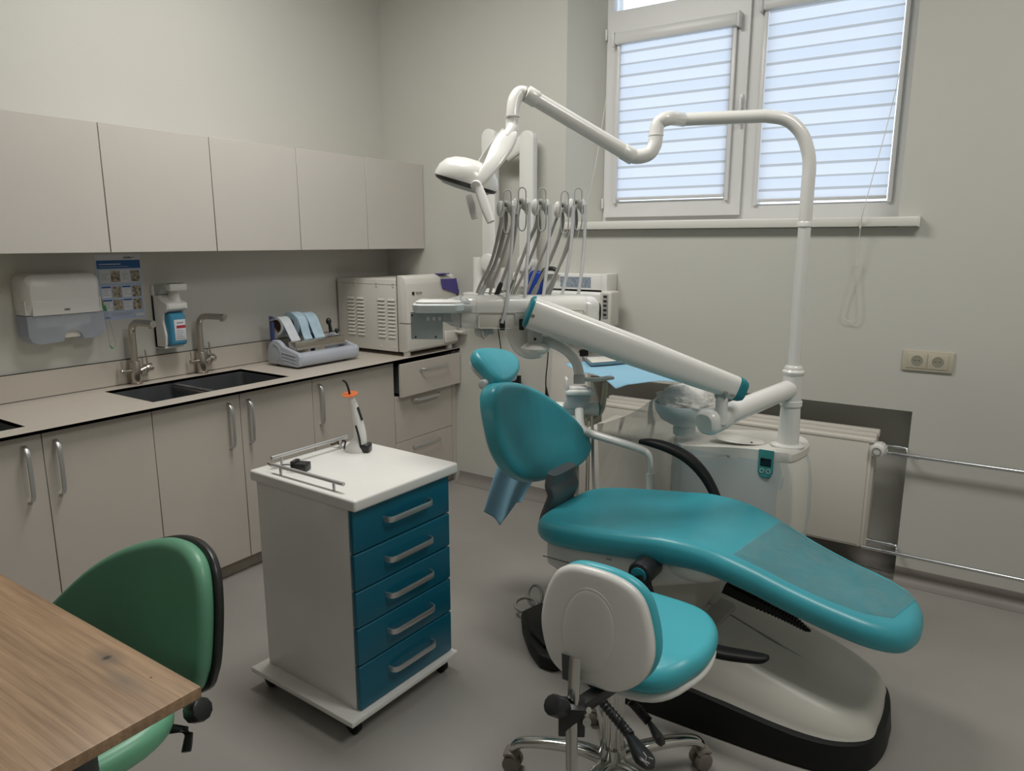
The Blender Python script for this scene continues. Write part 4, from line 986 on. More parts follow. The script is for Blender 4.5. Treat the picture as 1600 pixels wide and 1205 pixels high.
b = MB()
b.loft([ring_base(rimz, -.004), rb2(1.0, 1.0, .04), rb2(.985, .995, .25), rb2(.94, .98, .55), rb2(.87, .96, .84), rb2(.80, .935, .97), rb2(.74, .91, 1, 0), rb2(.67, .88, 1, -.003), rb2(.5, .8, 1, -.005), rb2(.25, .7, 1, -.006), rb2(.02, .5, 1, -.006)], cap=True)
base = build(b, 'base_shell', 'basew', ch, ang=50)
b = MB().prism([(x, y, topz(x)+.0035) for x, y in ((-.93, 2.165), (-.665, 2.15), (-.648, 2.16), (-.635, 2.365), (-.65, 2.38), (-.93, 2.40))], (0, 0, -.05), .006, seg=3)
build(b, 'service_hatch', 'baseg', base)
# black bellows slot below the leg rest
b = MB()
pA = [V((-0.6348,2.26,0.435)), V((-0.5489,2.26,0.4066)), V((-0.4761,2.26,0.3828)), V((-0.4189,2.26,0.3577)), V((-0.3704,2.26,0.3308))]
pth = cat(pA, 12); rings = []
for i, p in enumerate(pth):
    t_ = i/(len(pth)-1); g = (.0025 if i % 2 else -.0025)*(1 if t_ > .3 else 0); dr = .030*(1-t_)**.6+.002
    wy_ = .045*(1-t_)+.004; rings.append([p+V((0, -wy_, g)), p+V((0, wy_, g)), p+V((-.01, wy_, -dr+g)), p+V((-.01, -wy_, -dr+g))])
b.loft(rings); build(b, 'bellows', 'rubber', base, ang=10)
# far arm rest (raised) and near arm rest (swung down)
b = MB().tube([(-1.1275,2.62,0.7489), (-1.078,2.62,0.7513), (-1.005,2.62,0.7419), (-0.9252,2.62,0.7135), (-0.8554,2.61,0.6615), (-0.8032,2.6,0.5899), (-0.7789,2.58,0.5372)], [.012, .021, .025, .026, .024, .021, .020], 16, k=4, flat=(.75, 1.15, (0, 1, 0), .8))
build(b, 'armrest', 'rubber', ch)
b = MB().tube([(-0.8379,2,0.5038), (-0.8163,1.99,0.4527), (-0.7846,1.98,0.4118), (-0.7339,1.98,0.3664), (-0.6603,1.98,0.3361), (-0.5805,1.98,0.3309), (-0.4954,1.98,0.3433), (-0.45,1.98,0.3529), (-0.4324,1.98,0.361)], [.030, .026, .024, .024, .024, .024, .022, .018, .010], 16, k=4, flat=(.62, 1.2, (0, 1, 0), .75))
arm = build(b, 'armrest', 'rubber', ch)
kc = V((-0.8402,1.99,0.5072))
b = MB().cyl(kc+V((0, .10, 0)), kc+V((0, -.012, 0)), .040, bev=.012, n=36); build(b, 'armrest_pivot', 'blackp', arm)
b = MB().cyl(kc+V((0, -.010, 0)), kc+V((0, -.0155, 0)), .026, n=36, bev=.003); build(b, 'pivot_cap', 'tealtrim', arm)

# ---- foot control beside the chair base
fc = empty('foot_control', (-1.33, 2.15, 0), 'black foot control with metal carrying rings on the floor left of the dental chair', 'foot control')
b = MB().prism([(-1.4807,2.2866,0.001), (-1.4141,2.1934,0.001), (-1.3266,2.1029,0.001), (-1.2454,2.0448,0.001), (-1.1822,2.0481,0.001), (-1.1304,2.1414,0.001), (-1.3452,2.4531,0.001), (-1.4515,2.3952,0.001)], (0, 0, .055), .018, seg=3)
b.prism([(-1.45,2.2775,0.055), (-1.3533,2.1539,0.055), (-1.2504,2.0888,0.055), (-1.2018,2.1471,0.055), (-1.345,2.3978,0.055)], (0, 0, .022), .01)
build(b, 'pedal_body', 'rubber', fc)
def ringt(cx, cy, cz, rx, ry, tx, r=.008):
    return [V((cx+rx*math.cos(a)*.83-ry*math.sin(a)*.55, cy+rx*math.cos(a)*.55+ry*math.sin(a)*.83, cz+tx*math.sin(a))) for a in [2*math.pi*i/30 for i in range(30)]]
b = MB().tube(ringt(-1.4978, 2.3523, .045, .046, .038, .012), .0075, 10, closed=True); build(b, 'ring_handle', 'mgrey', fc)
b = MB().tube(ringt(-1.4948, 2.4184, .06, .03, .034, .03), .0075, 10, closed=True); build(b, 'ring_handle', 'mgrey', fc)

# ================================================================ unit cabinet beside the chair
un = empty('dental_unit', (-.78, 2.85, 0), 'white dental unit cabinet with teal display and cuspidor bowl behind the patient chair', 'dental unit')
def unitring(z, bulge, top=0):
    x0, x1 = -1.075-bulge*.3, -.545+bulge; ya, yb = 2.735, 3.03
    out = cat([(x0+.05, ya+.03, 0), (-.95, ya-.008, 0), (-.80, ya-.018, 0), (-.66, ya-.014, 0), (x1-.045, ya+.003, 0), (x1-.02, ya+.02, 0), (x1, ya+.10, 0), (x1+.004, ya+.2, 0), (x1-.03, yb-.02, 0), (x1-.1, yb, 0), (-.8, yb, 0), (x0+.08, yb, 0), (x0, yb-.08, 0), (x0, ya+.12, 0)], 4, True)
    return [V((p.x, p.y, z)) for p in out]
Zs = [(.001, -.05), (.10, -.03), (.20, -.012), (.35, .008), (.50, .018), (.60, .016), (.68, .004), (.722, -.012)]
b = MB().loft([unitring(z, g) for z, g in Zs]); body = build(b, 'cabinet_body', 'unitgrey', un, ang=50)
# lighter side shell and cap
def capring(g, z, f=1.0):
    r_ = unitring(0, g); c = V((-.8, 2.88, 0)); out = []
    for p in r_:
        zz = z-.055*max(0, (-.66-p.x)/.42)**1.6*f
        out.append(V((p.x, p.y, zz)))
    return out
b = MB().loft([capring(-.010, .7205), capring(-.004, .726), capring(-.004, .752), capring(-.012, .760), capring(-.05, .763)]); 
build(b, 'top_cap', 'unitwhite', un, ang=35)
b = MB().lathe([(.001, .004), (.09, .004), (.10, .001), (.108, -.004)], (-.80, 2.86, .757), n=36, sy=.6).cyl((-.735, 2.80, .762), (-.735, 2.80, .766), .004, n=12, m=1)
build(b, 'cap_dome', ['unitwhite', 'black'], un)
b = MB()
for (z, g), (z2, g2) in zip(Zs[:-1], Zs[1:]): pass
side = []
for z, g in Zs:
    r_ = unitring(z, g+.0015); side.append([p for p in r_ if p.x > -.615 and p.y < 3.0][:16])
m_ = min(len(s_) for s_ in side); 
b.loft([s_[:m_] for s_ in side], cap=False, closed=False); build(b, 'side_panel', 'unitwhite', un, ang=60)
# display
b = MB()
D0 = V((-0.6556,2.722,0.7157)); 
dp = [(-.028, .05), (.028, .05), (.028, -.035), (.022, -.052), (.010, -.060), (-.010, -.060), (-.022, -.052), (-.028, -.035)]
b.prism([(D0.x+a, 2.7205, D0.z+c) for a, c in dp], (0, -.004, 0), .0015)
dis = build(b, 'display_panel', 'tealtrim', un)
build(MB().prism([(D0.x+a*.94, 2.7165, D0.z+c*.95) for a, c in dp], (0, -.0006, 0)).box((D0.x-.019, 2.7155, D0.z+.024), (D0.x+.019, 2.7157, D0.z+.042)), 'display_face', mat('teal_panel_face', (.06, .30, .29), .35), dis)
build(MB().box((D0.x-.020, 2.7145, D0.z-.013), (D0.x+.020, 2.7158, D0.z+.018), .0006), 'screen', 'screen', dis)
b = MB()
for s_ in (-1, 1): b.lathe([(.0085, 0), (.0085, .0012), (.0065, .0012), (.0065, 0)], (D0.x+s_*.012, 2.7155, D0.z-.032), ax=(0, -1, 0), n=20, cap=False)
build_each(b, 'button', 'lgrey', dis)
# cuspidor bowl
BC = V((-1.022, 2.83, .755))
b = MB().lathe([(.045, -.005), (.047, .02), (.042, .032), (.062, .040), (.100, .062), (.122, .095), (.128, .125), (.127, .131), (.122, .131), (.116, .118), (.095, .075), (.05, .055), (.001, .052)], BC, n=48)
build(b, 'cuspidor_bowl', 'lightblue', un, label='pale blue-grey bowl')
random.seed(3)
# crumpled bag in the bowl
def crumple(c, r, seed, n=1):
    from mathutils import noise
    t = bmesh.new(); bmesh.ops.create_icosphere(t, subdivisions=5, radius=1)
    for v in t.verts:
        p = v.co.copy(); q = p*2.2+V((seed, seed*2, 0))
        f = 1+.24*noise.noise(q)+.20*abs(noise.noise(q*2.3))+.12*abs(noise.noise(q*5))
        q_ = .82 if p.z < -.05 else 1
        v.co = V((p.x*r[0]*f*q_, p.y*r[1]*f*q_, p.z*r[2]*f*(.7 if p.z < 0 else 1)))+V(c)
    return t
b = MB(); t = crumple(BC+V((0, 0, .130)), (.110, .110, .066), 4); b._merge(t, 0)
t = crumple(BC+V((-.01, 0, .13)), (.07, .075, .045), 9); b._merge(t, 0)
build(b, 'plastic_bag', 'bagball', label='crumpled clear plastic bag heaped in the round cuspidor bowl', cat_='plastic bag', ang=180)
# plastic sheet draped from the bowl over a box on the left
from mathutils import noise as _ns
A_, B_, C_, D_ = V((-1.4701,2.9147,0.7121)), V((-1.0898,2.8592,0.9557)), V((-1.391,2.8096,0.3616)), V((-1.011,2.7896,0.4479))
def drape(a, c):
    p = A_*(1-a)*(1-c)+B_*a*(1-c)+C_*(1-a)*c+D_*a*c
    sag = -.035*math.sin(math.pi*a)*(1-c); f = _ns.noise(V((a*3.2, c*1.6, 1)))*.034+_ns.noise(V((a*9+c*5, c*3, 5)))*.006
    return p+V((-.3*f, f*1.4, sag+f*.25))
b = MB().grid(drape, 60, 50); build(b, 'plastic_sheet', 'bag', label='thin clear plastic sheet draped between the bowl and the white box', cat_='plastic sheet', ang=180)
wb = empty('floor_cabinet', (-1.4, 3.25, 0), 'plain white floor cabinet under the draped plastic sheet', 'cabinet')
build(MB().box((-1.62, 3.13, .001), (-1.22, 3.44, .60), .012, seg=3), 'body', 'offwhite', wb)
build(MB().box((-1.63, 3.12, .603), (-1.21, 3.45, .625), .006), 'lid', 'offwhite', wb)

# ---- post with joint, lamp arm socket and lower arm
px_, py_ = -.610, 2.85
b = MB().cyl((px_, py_, .762), (px_, py_, .93), .041, .036, n=36).lathe([(.062, 0), (.062, .006), (.045, .012)], (px_, py_, .760)).lathe([(.0365, -.012), (.041, -.009), (.041, .009), (.0365, .012)], (px_, py_, .93))
b.cyl((px_, py_, .94), (px_, py_, 1.055), .037, n=36).lathe([(.037, 0), (.041, .006), (.041, .014), (.034, .022), (.034, .028), (.028, .036)], (px_, py_, 1.04))
build(b, 'post_sleeve', 'enamel', un)
EL = V((-.775, 2.44, .905)); J0 = V((px_, py_, .985))
EL.z = .925; J1 = V((px_, py_, .99))
dvec = (EL-J1).normalized()
dl = empty('balancing_boom', (px_, py_, .93), 'white two-section balancing arm with teal end rings carrying the instrument console', 'equipment arm')
b = MB().cyl(J1+dvec*.02, EL-dvec*.005, .035, .040, n=36)
pe = []
b.loft([[EL+dvec*h+(frame(dvec)[0]*math.copysign(abs(math.cos(a))**.7, math.cos(a))+frame(dvec)[1]*math.copysign(abs(math.sin(a))**.7, math.sin(a)))*r for a in [2*math.pi*i/36 for i in range(36)]] for h, r in ((-.06, .040), (-.03, .043), (.03, .044), (.045, .041), (.052, .034))])
build(b, 'lower_arm', 'enamel', dl)
AR = V((-0.7074,2.472,1.0377)); AL = V((-1.2809,2.032,1.3084))
pv = V((-0.7476,2.4284,0.9681))
b = MB().cyl(pv+V((0, 0, -.05)), pv+V((0, 0, .045)), .021, n=24).box(pv+V((-.018, -.018, .04)), pv+V((.018, .018, .075)), .003, m=1)
build(b, 'arm_joint', ['enamel', 'grille'], dl)
ad_ = (AR-AL).normalized(); au_ = V((0, 0, 1)); au_ = (au_-ad_*au_.dot(ad_)).normalized(); as_ = ad_.cross(au_)
def arng(t_, rv, rs): 
    c = AL+(AR-AL)*t_; return [c+au_*math.copysign(abs(math.sin(a))**.72, math.sin(a))*rv+as_*math.copysign(abs(math.cos(a))**.72, math.cos(a))*rs for a in [2*math.pi*i/40 for i in range(40)]]
b = MB().loft([arng(0, .055, .042), arng(.5, .0525, .040), arng(.985, .042, .034)]); build(b, 'spring_arm', 'enamel', dl, ang=30)
b = MB().loft([arng(-.016, .046, .034), arng(-.011, .053, .040), arng(-.0005, .0565, .0435)]); build(b, 'end_ring', 'tealtrim', dl, label='teal end ring')
b = MB().loft([arng(.985, .0435, .0355), arng(1.012, .041, .033), arng(1.03, .034, .026), arng(1.036, .02, .015)]); build(b, 'end_ring', 'tealtrim', dl, label='teal end cap')
b = MB()
for u_, v_ in ((1, 0), (0, 0)): pass
for q in (V((-0.7528,2.4401,1.0312)), V((-0.7315,2.4522,1.0225)), V((-1.2765,2.0329,1.3001))):
    n_ = (V((0, 0, 1.54))-q).normalized(); q2 = q-as_*(0)
    s_ = 1 if as_.dot(n_) > 0 else -1
    cc = q-as_*s_*((q-AL).dot(as_*s_))+as_*s_*.034
    b.cyl(cc, cc+as_*s_*.009, .0062, n=14)
build_each(b, 'screw', 'chrome', dl)
# ================================================================ instrument console
ex = V((.832, .555, 0)); ey = V((-.555, .832, 0)); ez = V((0, 0, 1))     # console frame: long axis, depth, up
CO = V((-1.358,2.1374,1.2981))
def cw(a, d, h): return CO+ex*a+ey*d+ez*h
co = empty('instrument_console', CO-ez*.1, 'long white dental instrument console with five whip arms holding grey hoses', 'instrument console')
def conring(a, sc=1.0, hz=.058, dp=.075):
    pts = []
    for i in range(36):
        t_ = 2*math.pi*i/36; c_, s_ = math.cos(t_), math.sin(t_)
        pts.append(cw(a, dp*sc*math.copysign(abs(c_)**.62, c_), hz*sc*math.copysign(abs(s_)**.62, s_)))
    return pts
b = MB().loft([conring(-.235, .86), conring(-.222, .99), conring(-.17, 1.0), conring(.19, 1.0), conring(.225, .93), conring(.243, .72), conring(.248, .4)])
cbody = build(b, 'console_body', 'enamel', co, ang=45)
b = MB().loft([conring(-.300, .62, .05, .06), conring(-.27, .86, .055, .07), conring(-.234, .985)]); build(b, 'end_cap', 'greywhite', co, ang=45)
b = MB().loft([conring(-.1785, 1.006), conring(-.1765, 1.006)], cap=False).loft([conring(.1985, 1.001), conring(.2, 1.001)], cap=False)
build_each(b, 'seam_ring', 'lgrey', cbody)
b = MB(); b.box((-.17, -.0775, -.05), (-.045, -.0745, .002), .006, T=Matrix.Translation(CO) @ Matrix.Rotation(R(33.7), 4, 'Z')); b.box((-.22, -.0772, .004), (.2, -.0750, .0055), T=Matrix.Translation(CO) @ Matrix.Rotation(R(33.7), 4, 'Z'))
b.box((.04, -.0775, -.04), (.19, -.0745, .014), .006, T=Matrix.Translation(CO) @ Matrix.Rotation(R(33.7), 4, 'Z'))
build(b, 'front_panel', 'unitwhite', cbody)
b = MB(); MT = Matrix.Translation(CO) @ Matrix.Rotation(R(33.7), 4, 'Z')
for a in (-.088, -.022): b.box((a-.010, -.079, -.056), (a+.008, -.0765, -.018), .003, T=MT)
build_each(b, 'slot', 'black', cbody)
build(MB().cyl(cw(.243, -.02, 0), cw(.251, -.02, 0), .035, .03), 'end_opening', 'black', cbody)
b = MB().tube([cw(-.15, -.02, -.055), cw(-.15, -.02, -.075)], .03, 20).ell(cw(-.16, -.03, -.066), (.03, .022, .022)).tube([cw(-.158, -.075, -.06), cw(-.158, -.078, -.076), cw(-.150, -.078, -.084)], .005, 10, m=1)
build(b, 'grip', ['greywhite', 'mgrey'], co)
# swivel under the console
b = MB().tube([cw(-.03, .0, -.05), cw(-.03, -.0, -.085), cw(-.018, -.01, -.118), cw(.01, -.02, -.132), cw(.045, -.03, -.128)], [.05, .045, .038, .034, .030], 22, k=4)
b.lathe([(.001, -.018), (.035, -.016), (.048, -.004), (.05, .004), (.04, .014), (.028, .02)], (-1.2849,2.0722,1.1806), n=32)
build(b, 'swivel_neck', 'enamel', co)
b = MB().cyl((-1.2876,2.0724,1.1892), (-1.2888,2.0735,1.2482), .0255, n=32).cyl((-1.2883,2.0728,1.2439), (-1.2895,2.0746,1.2546), .0235, n=32).cyl((-1.2761,2.0535,1.2163), (-1.2735,2.0493,1.217), .005, n=14, m=1)
build(b, 'swivel_post', ['greywhite', 'black'], co)
build(MB().box((-1.3068,2.0735,1.247), (-1.2799,2.0752,1.2812), .003), 'pivot_block', 'grille', co)
# whip arms: white tubes rising from the console front, hook and double roller on top
tops = [(803, 318, 2.50), (824, 314, 2.56), (851, 314, 2.56), (885, 322, 2.52), (904, 318, 2.58)]
bots = [(787, 505), (815, 503), (842, 503), (868, 500), (893, 500)]
AT = [[(-1.4053,2.119,1.6584), (-1.3981,2.0964,1.5445), (-1.3861,2.0587,1.4054), (-1.3789,2.0283,1.31), (-1.3878,2.0181,1.2668)],
      [(-1.3793,2.1761,1.6707), (-1.3683,2.1556,1.5554), (-1.3503,2.112,1.4258), (-1.3391,2.0789,1.3081), (-1.3479,2.0687,1.2646)],
      [(-1.33,2.2321,1.6652), (-1.3185,2.2108,1.5446), (-1.304,2.1672,1.4249), (-1.2984,2.1379,1.3387), (-1.3048,2.1404,1.3162)],
      [(-1.2707,2.2953,1.6618), (-1.2634,2.2721,1.5446), (-1.2599,2.233,1.4235), (-1.2619,2.1984,1.3363), (-1.2701,2.1998,1.3135)],
      [(-1.2502,2.3472,1.6677), (-1.2403,2.3242,1.5447), (-1.2265,2.2796,1.4226), (-1.2238,2.2453,1.3236), (-1.2297,2.2476,1.2984)]]
RO = [(-1.4375,2.1196,1.6485), (-1.413,2.1752,1.6586), (-1.3659,2.2308,1.6573), (-1.3095,2.291,1.6494), (-1.2859,2.3465,1.6619)]
for i in range(5):
    b = MB().tube(AT[i], .0060, 12, k=4)
    q = V(RO[i]); up = V((0, 0, 1))
    wa = build(b, 'whip_arm', 'lgrey', co)
    r_ = MB()
    r_.ell(q-ex*.019, (.015, .015, .029), T=Matrix.Rotation(R(33.7), 3, 'Z')); build(r_, 'roller', 'white', wa)
    r_ = MB(); r_.ell(q+ex*.021, (.012, .015, .028), T=Matrix.Rotation(R(33.7), 3, 'Z')).cyl(q-ex*.015, q+ex*.02, .008); build(r_, 'roller', 'white', wa)
    w_ = MB()
    lo = [(-.012, -.012), (-.013, .02), (-.013, .048), (-.009, .060), (0, .064), (.009, .060), (.013, .048), (.013, .02), (.014, -.02), (.013, -.062), (.008, -.078), (0, -.083), (-.009, -.078), (-.013, -.062), (-.013, -.02)]
    w_.tube([q+ex*(a+.004)+up*h-ey*.022*(1 if h < 0 else .6) for a, h in lo], .0023, 8, k=2, closed=True)
    build(w_, 'wire_loop', 'greywhite', wa)
# handpiece hoses: one top-level thing each, running over the roller down to a holder behind the console
HP = [([(-1.4396,2.1186,1.5989), (-1.4696,2.1064,1.4786), (-1.5027,2.0901,1.4004), (-1.5204,2.0791,1.3531)], [(-1.4537,2.1118,1.6098), (-1.4826,2.0977,1.4786), (-1.5175,2.0796,1.3982), (-1.5325,2.0727,1.3598)], 'leftmost pair of grey handpiece hoses with white syringe grip', 'greywhite'),
      ([(-1.4265,2.1632,1.5952), (-1.4467,2.161,1.489), (-1.4664,2.1412,1.4105), (-1.4847,2.1271,1.3517)], [(-1.4377,2.1557,1.5952), (-1.4668,2.13,1.467), (-1.4878,2.1121,1.3999), (-1.5,2.1053,1.3546)], 'second pair of grey handpiece hoses from the left, black tipped', 'blackp'),
      ([(-1.3834,2.2299,1.6004), (-1.4115,2.2196,1.5335), (-1.4382,2.1897,1.4321), (-1.4602,2.1687,1.3547)], [(-1.3715,2.2325,1.5781), (-1.3996,2.2141,1.4774), (-1.4268,2.1891,1.3983), (-1.4465,2.1773,1.3525)], 'middle pair of grey handpiece hoses with chrome coupling', 'chrome'),
      ([(-1.3168,2.2963,1.5896), (-1.349,2.2722,1.4769), (-1.3781,2.2459,1.3972), (-1.3974,2.2336,1.3487)], [(-1.3358,2.2917,1.6233), (-1.3635,2.2773,1.538), (-1.3928,2.247,1.4426), (-1.4178,2.2222,1.3579)], 'fourth pair of grey handpiece hoses from the left', 'mgrey'),
      ([(-1.291,2.3531,1.6015), (-1.3153,2.3423,1.5219), (-1.3425,2.317,1.4415), (-1.367,2.2913,1.3512)], [(-1.2999,2.3499,1.6129), (-1.327,2.3262,1.4876), (-1.3569,2.2964,1.3955), (-1.3802,2.2814,1.3465)], 'rightmost pair of grey handpiece hoses on the console', 'mgrey')]
for i, (pa, pb, lab, tip) in enumerate(HP):
    q = V(RO[i]); t = empty('handpiece_hose', pa[3], lab, 'handpiece hose', group='handpiece hoses on the console')
    b = MB().tube([q+ex*.012-ey*.012+V((0, 0, -.012)), q+ex*.008-ey*.010+V((0, 0, .012)), q+V((0, 0, .022)), q-ex*.006+ey*.012+V((0, 0, .008)), pa[0], pa[1], pa[2], pa[3]], [.006, .007, .0075, .0075, .0072, .0065, .006, .0058], 12, k=5)
    build(b, 'hose', 'mgrey', t)
    b = MB().tube([q+ex*.002+V((0, 0, .018)), q-ex*.010+ey*.016+V((0, 0, .004)), pb[0], pb[1], pb[2], pb[3]], [.005, .0055, .0055, .0055, .0052, .005], 10, k=5)
    build(b, 'return_hose', 'mgrey', t)
    a_, c_ = V(pa[2]), V(pa[3]); b = MB().tube([a_+(c_-a_)*.25, a_+(c_-a_)*.6, c_+(c_-a_)*.8], [.0065, .0095, .0095], 14, k=3); build(b, 'handpiece', tip, t)
# ---- left accessory: instrument tray with film viewer plate
la = empty('viewer_tray', (-1.5652,1.8964,1.278), 'pale instrument tray with grey film viewer plate at the left end of the console', 'instrument tray')
LC = V((-1.5814,1.9209,1.3232))
def lt(a, d, h): return LC+ex*a+ey*d+ez*h
def rr_(hw, hd, h, r=.03):
    pts = []
    for cx, cy, a0 in ((hw-r, hd-r, 0), (-hw+r, hd-r, 90), (-hw+r, -hd+r, 180), (hw-r, -hd+r, 270)):
        for k in range(6): a = R(a0+k*18); pts.append(lt(cx+r*math.cos(a), cy+r*math.sin(a), h))
    return pts
b = MB().loft([rr_(.082, .050, -.020), rr_(.088, .056, -.012), rr_(.088, .056, .006), rr_(.084, .052, .010)]); build(b, 'tray_body', 'lightblue', la)
b = MB().loft([rr_(.078, .050, .0102), rr_(.078, .050, .016), rr_(.064, .04, .022), rr_(.03, .02, .024)]); build(b, 'tray_lid', 'white', la)
vpn = [((-1.6607,1.866,1.3146)), ((-1.5562,1.9305,1.2931)), ((-1.5485,1.915,1.2071)), ((-1.6469,1.8493,1.2071))]
b = MB().box((-.098, -.005, -.115), (.012, .001, -.020), .002, T=Matrix.Translation(LC) @ Matrix.Rotation(R(33.7), 4, 'Z')).box((.012, -.005, -.055), (.085, .001, -.020), .001, T=Matrix.Translation(LC) @ Matrix.Rotation(R(33.7), 4, 'Z'))
pl = build(b, 'viewer_plate', 'grille', la)
b = MB()
for a, h in ((-.092, -.032), (-.082, -.107), (-.012, -.106)): b.cyl(lt(a, -.005, h), lt(a, -.0075, h), .003, n=12, m=1)
for i in range(3): b.box((-.044+.020*i, -.0065, -.050), (-.032+.020*i, -.0048, -.036), .001, T=Matrix.Translation(LC) @ Matrix.Rotation(R(33.7), 4, 'Z'))
build(b, 'plate_window', ['lgrey', 'black'], pl)
b = MB().box((.07, -.03, -.02), (.115, .03, .006), .008, T=Matrix.Translation(LC) @ Matrix.Rotation(R(33.7), 4, 'Z')).ell(lt(.088, .01, .004), (.034, .024, .022)); build(b, 'mount', 'greywhite', la)

# ================================================================ operating lamp
lm = empty('operating_lamp', (px_, py_, 1.08), 'white operating lamp on a tall curved pole and jointed arms over the dental chair', 'operating lamp')
P1 = V((-0.6132,2.85,1.5978))
b = MB().cyl((px_, py_, 1.07), (px_, py_, 1.60), .0225, n=32); build(b, 'lower_pole', 'enamel', lm)
hA = V((-1.0514,2.7037,1.985))
b = MB().lathe([(.0225, -.004), (.0265, -.002), (.0265, .012), (.024, .016)], (px_, py_, 1.595))
cor = V((px_, py_, 1.985)); dh = (hA-cor).normalized()
b.tube([(px_, py_, 1.60), (px_, py_, 1.74), (px_, py_, 1.80), cor+V((0, 0, -.13))+dh*.008, cor+V((0, 0, -.065))+dh*.035, cor+V((0, 0, -.018))+dh*.085, cor+dh*.15+V((0, 0, -.002)), cor+dh*.20, hA], .0235, 28, k=5)
build(b, 'curved_pole', 'enamel', lm)
D1 = 2.6
b = MB().lathe([(.0235, 0), (.0262, .002), (.0262, .012), (.0235, .014)], hA-dh*.02, ax=dh)
b.tube([hA-dh*.01, (-1.0492,2.5918,1.9746), (-1.0779,2.5683,1.9565), (-1.0808,2.5561,1.9135), (-1.0811,2.5482,1.8818), (-1.0948,2.5315,1.8501), (-1.1262,2.5078,1.8388), (-1.1517,2.4919,1.8434)], .0255, 24, k=5)
b.lathe([(.0255, 0), (.0275, .001), (.0275, .005), (.0255, .006)], (-1.0805,2.5557,1.9112), ax=(0, 0, 1))
build(b, 'elbow_joint', 'enamel', lm)
a0 = V((-1.1394,2.4985,1.8366)); a1 = V((-1.4126,2.205,2.0367)); dd = (a1-a0).normalized()
b = MB().cyl(a0, a0+dd*.05, .029, n=32, bev=.006).cyl(a0+dd*.04, a1-dd*.035, .0265, .0255, n=32).cyl(a1-dd*.045, a1, .029, n=32, bev=.005)
build(b, 'balance_arm', 'enamel', lm)
b = MB().tube([a1+dd*.0-V((0, 0, 0)), (-1.4308,2.1929,2.0367), (-1.4367,2.17,2.009), (-1.4311,2.1498,1.9602), (-1.4291,2.1429,1.926), (-1.4227,2.1294,1.9032), (-1.4284,2.1069,1.8764)], [.022, .024, .024, .0225, .0225, .023, .025], 24, k=5)
b.lathe([(.0225, 0), (.0258, .001), (.0258, .005), (.0225, .006)], (-1.4302,2.1484,1.9516))
build(b, 'head_elbow', 'enamel', lm)
# yoke: two blades from the elbow to the head
b = MB().tube([(-1.4171,2.121,1.9039), (-1.4168,2.1051,1.8876), (-1.4217,2.0666,1.843), (-1.4243,2.0143,1.7856), (-1.435,1.9713,1.7385), (-1.4449,1.9598,1.7181)], [.55, .85, 1.0, .74, .48, .32], 18, k=5, flat=(.036, .012, (-.2, .85, .3), .7))
b.tube([(-1.4439,2.1375,1.8934), (-1.5004,2.1534,1.8612), (-1.556,2.1694,1.8276), (-1.5965,2.1545,1.7759)], [1.0, .9, .7, .5], 16, k=5, flat=(.030, .012, (-.2, .85, .3), .7))
b.ell((-1.4366,2.1151,1.882), (.028, .028, .026))
yk = build(b, 'yoke', 'enamel', lm, ang=60)
HC = V((-1.5264,2.0195,1.7334)); hn = (V((-.26, -.10, -.95))).normalized()
hx = (ex-hn*ex.dot(hn)).normalized(); hy = hn.cross(hx)
def hd(a, c, h): return HC+hx*a+hy*c-hn*h
def hring(sa, sc, h, e=1.08):
    return [hd(sa*(math.copysign(abs(math.cos(t_))**e, math.cos(t_)))-(.012 if math.cos(t_) < 0 else 0)*1, sc*math.copysign(abs(math.sin(t_))**e, math.sin(t_)), h) for t_ in [2*math.pi*i/44 for i in range(44)]]
b = MB().loft([hring(.104, .104, .0), hring(.104, .104, .008), hring(.096, .096, .036), hring(.078, .078, .058), hring(.050, .050, .072), hring(.018, .018, .078)]); head = build(b, 'lamp_head', 'enamel', lm, ang=50)
b = MB().loft([hring(.103, .103, -.0005), hring(.097, .097, -.010), hring(.086, .086, -.014)]); build(b, 'head_seal', 'blackp', head)
b = MB().loft([hring(.083, .083, -.0142), hring(.07, .07, -.022), hring(.03, .03, -.026)]); build(b, 'lens', 'greywhite', head)
b = MB().cyl((-1.4559,1.9783,1.7237), (-1.4358,1.9405,1.7145), .017, n=24, bev=.003).tube([(-1.4394,1.9525,1.7234), (-1.4172,1.9461,1.6862), (-1.3922,1.9392,1.6391), (-1.3701,1.9324,1.6005)], [.9, 1, 1.05, .8], 16, k=3, flat=(.0155, .009, (-.55, .83, 0), .7)); build(b, 'handle', 'white', head)
b = MB().tube([(-1.593,2.1143,1.7006), (-1.5786,2.1131,1.656), (-1.5668,2.1119,1.6182)], [.9, 1, .8], 14, k=3, flat=(.0145, .009, (-.55, .83, 0), .7)); build(b, 'handle', 'white', head)

# ================================================================ side tray, napkin, assistant holder
ta = empty('tray_table', (-1.1788,2.1906,1.0732), 'grey-white bracket tray on a bent tube arm under the instrument console', 'tray table')
b = MB().tube([(-1.2997,2.1167,1.2031), (-1.2618,2.1399,1.1944), (-1.2165,2.1638,1.1683), (-1.1892,2.1845,1.1275), (-1.18,2.1925,1.0842)], .0175, 22, k=5); build(b, 'arm_tube', 'enamel', ta)
b = MB().cyl((-1.18,2.1925,1.0842), (-1.1763,2.187,1.0513), .020, n=28, bev=.003).tube([(-1.178,2.1895,1.0666), (-1.1311,2.2444,1.0629), (-1.1116,2.3063,1.0621)], 1, 14, flat=(.016, .0065, (0, 0, 1), .6)); build(b, 'joint', 'greywhite', ta)
TZ = .995
b = MB()
tc_ = [V((*p[:2], TZ)) for p in ((-1.2586,2.653,0.995), (-1.0717,2.8297,0.995), (-1.3433,3.0164,0.995), (-1.4419,2.8267,0.995))]
b.prism(tc_, (0, 0, -.012), .004); build(b, 'tray_plate', 'greywhite', ta)
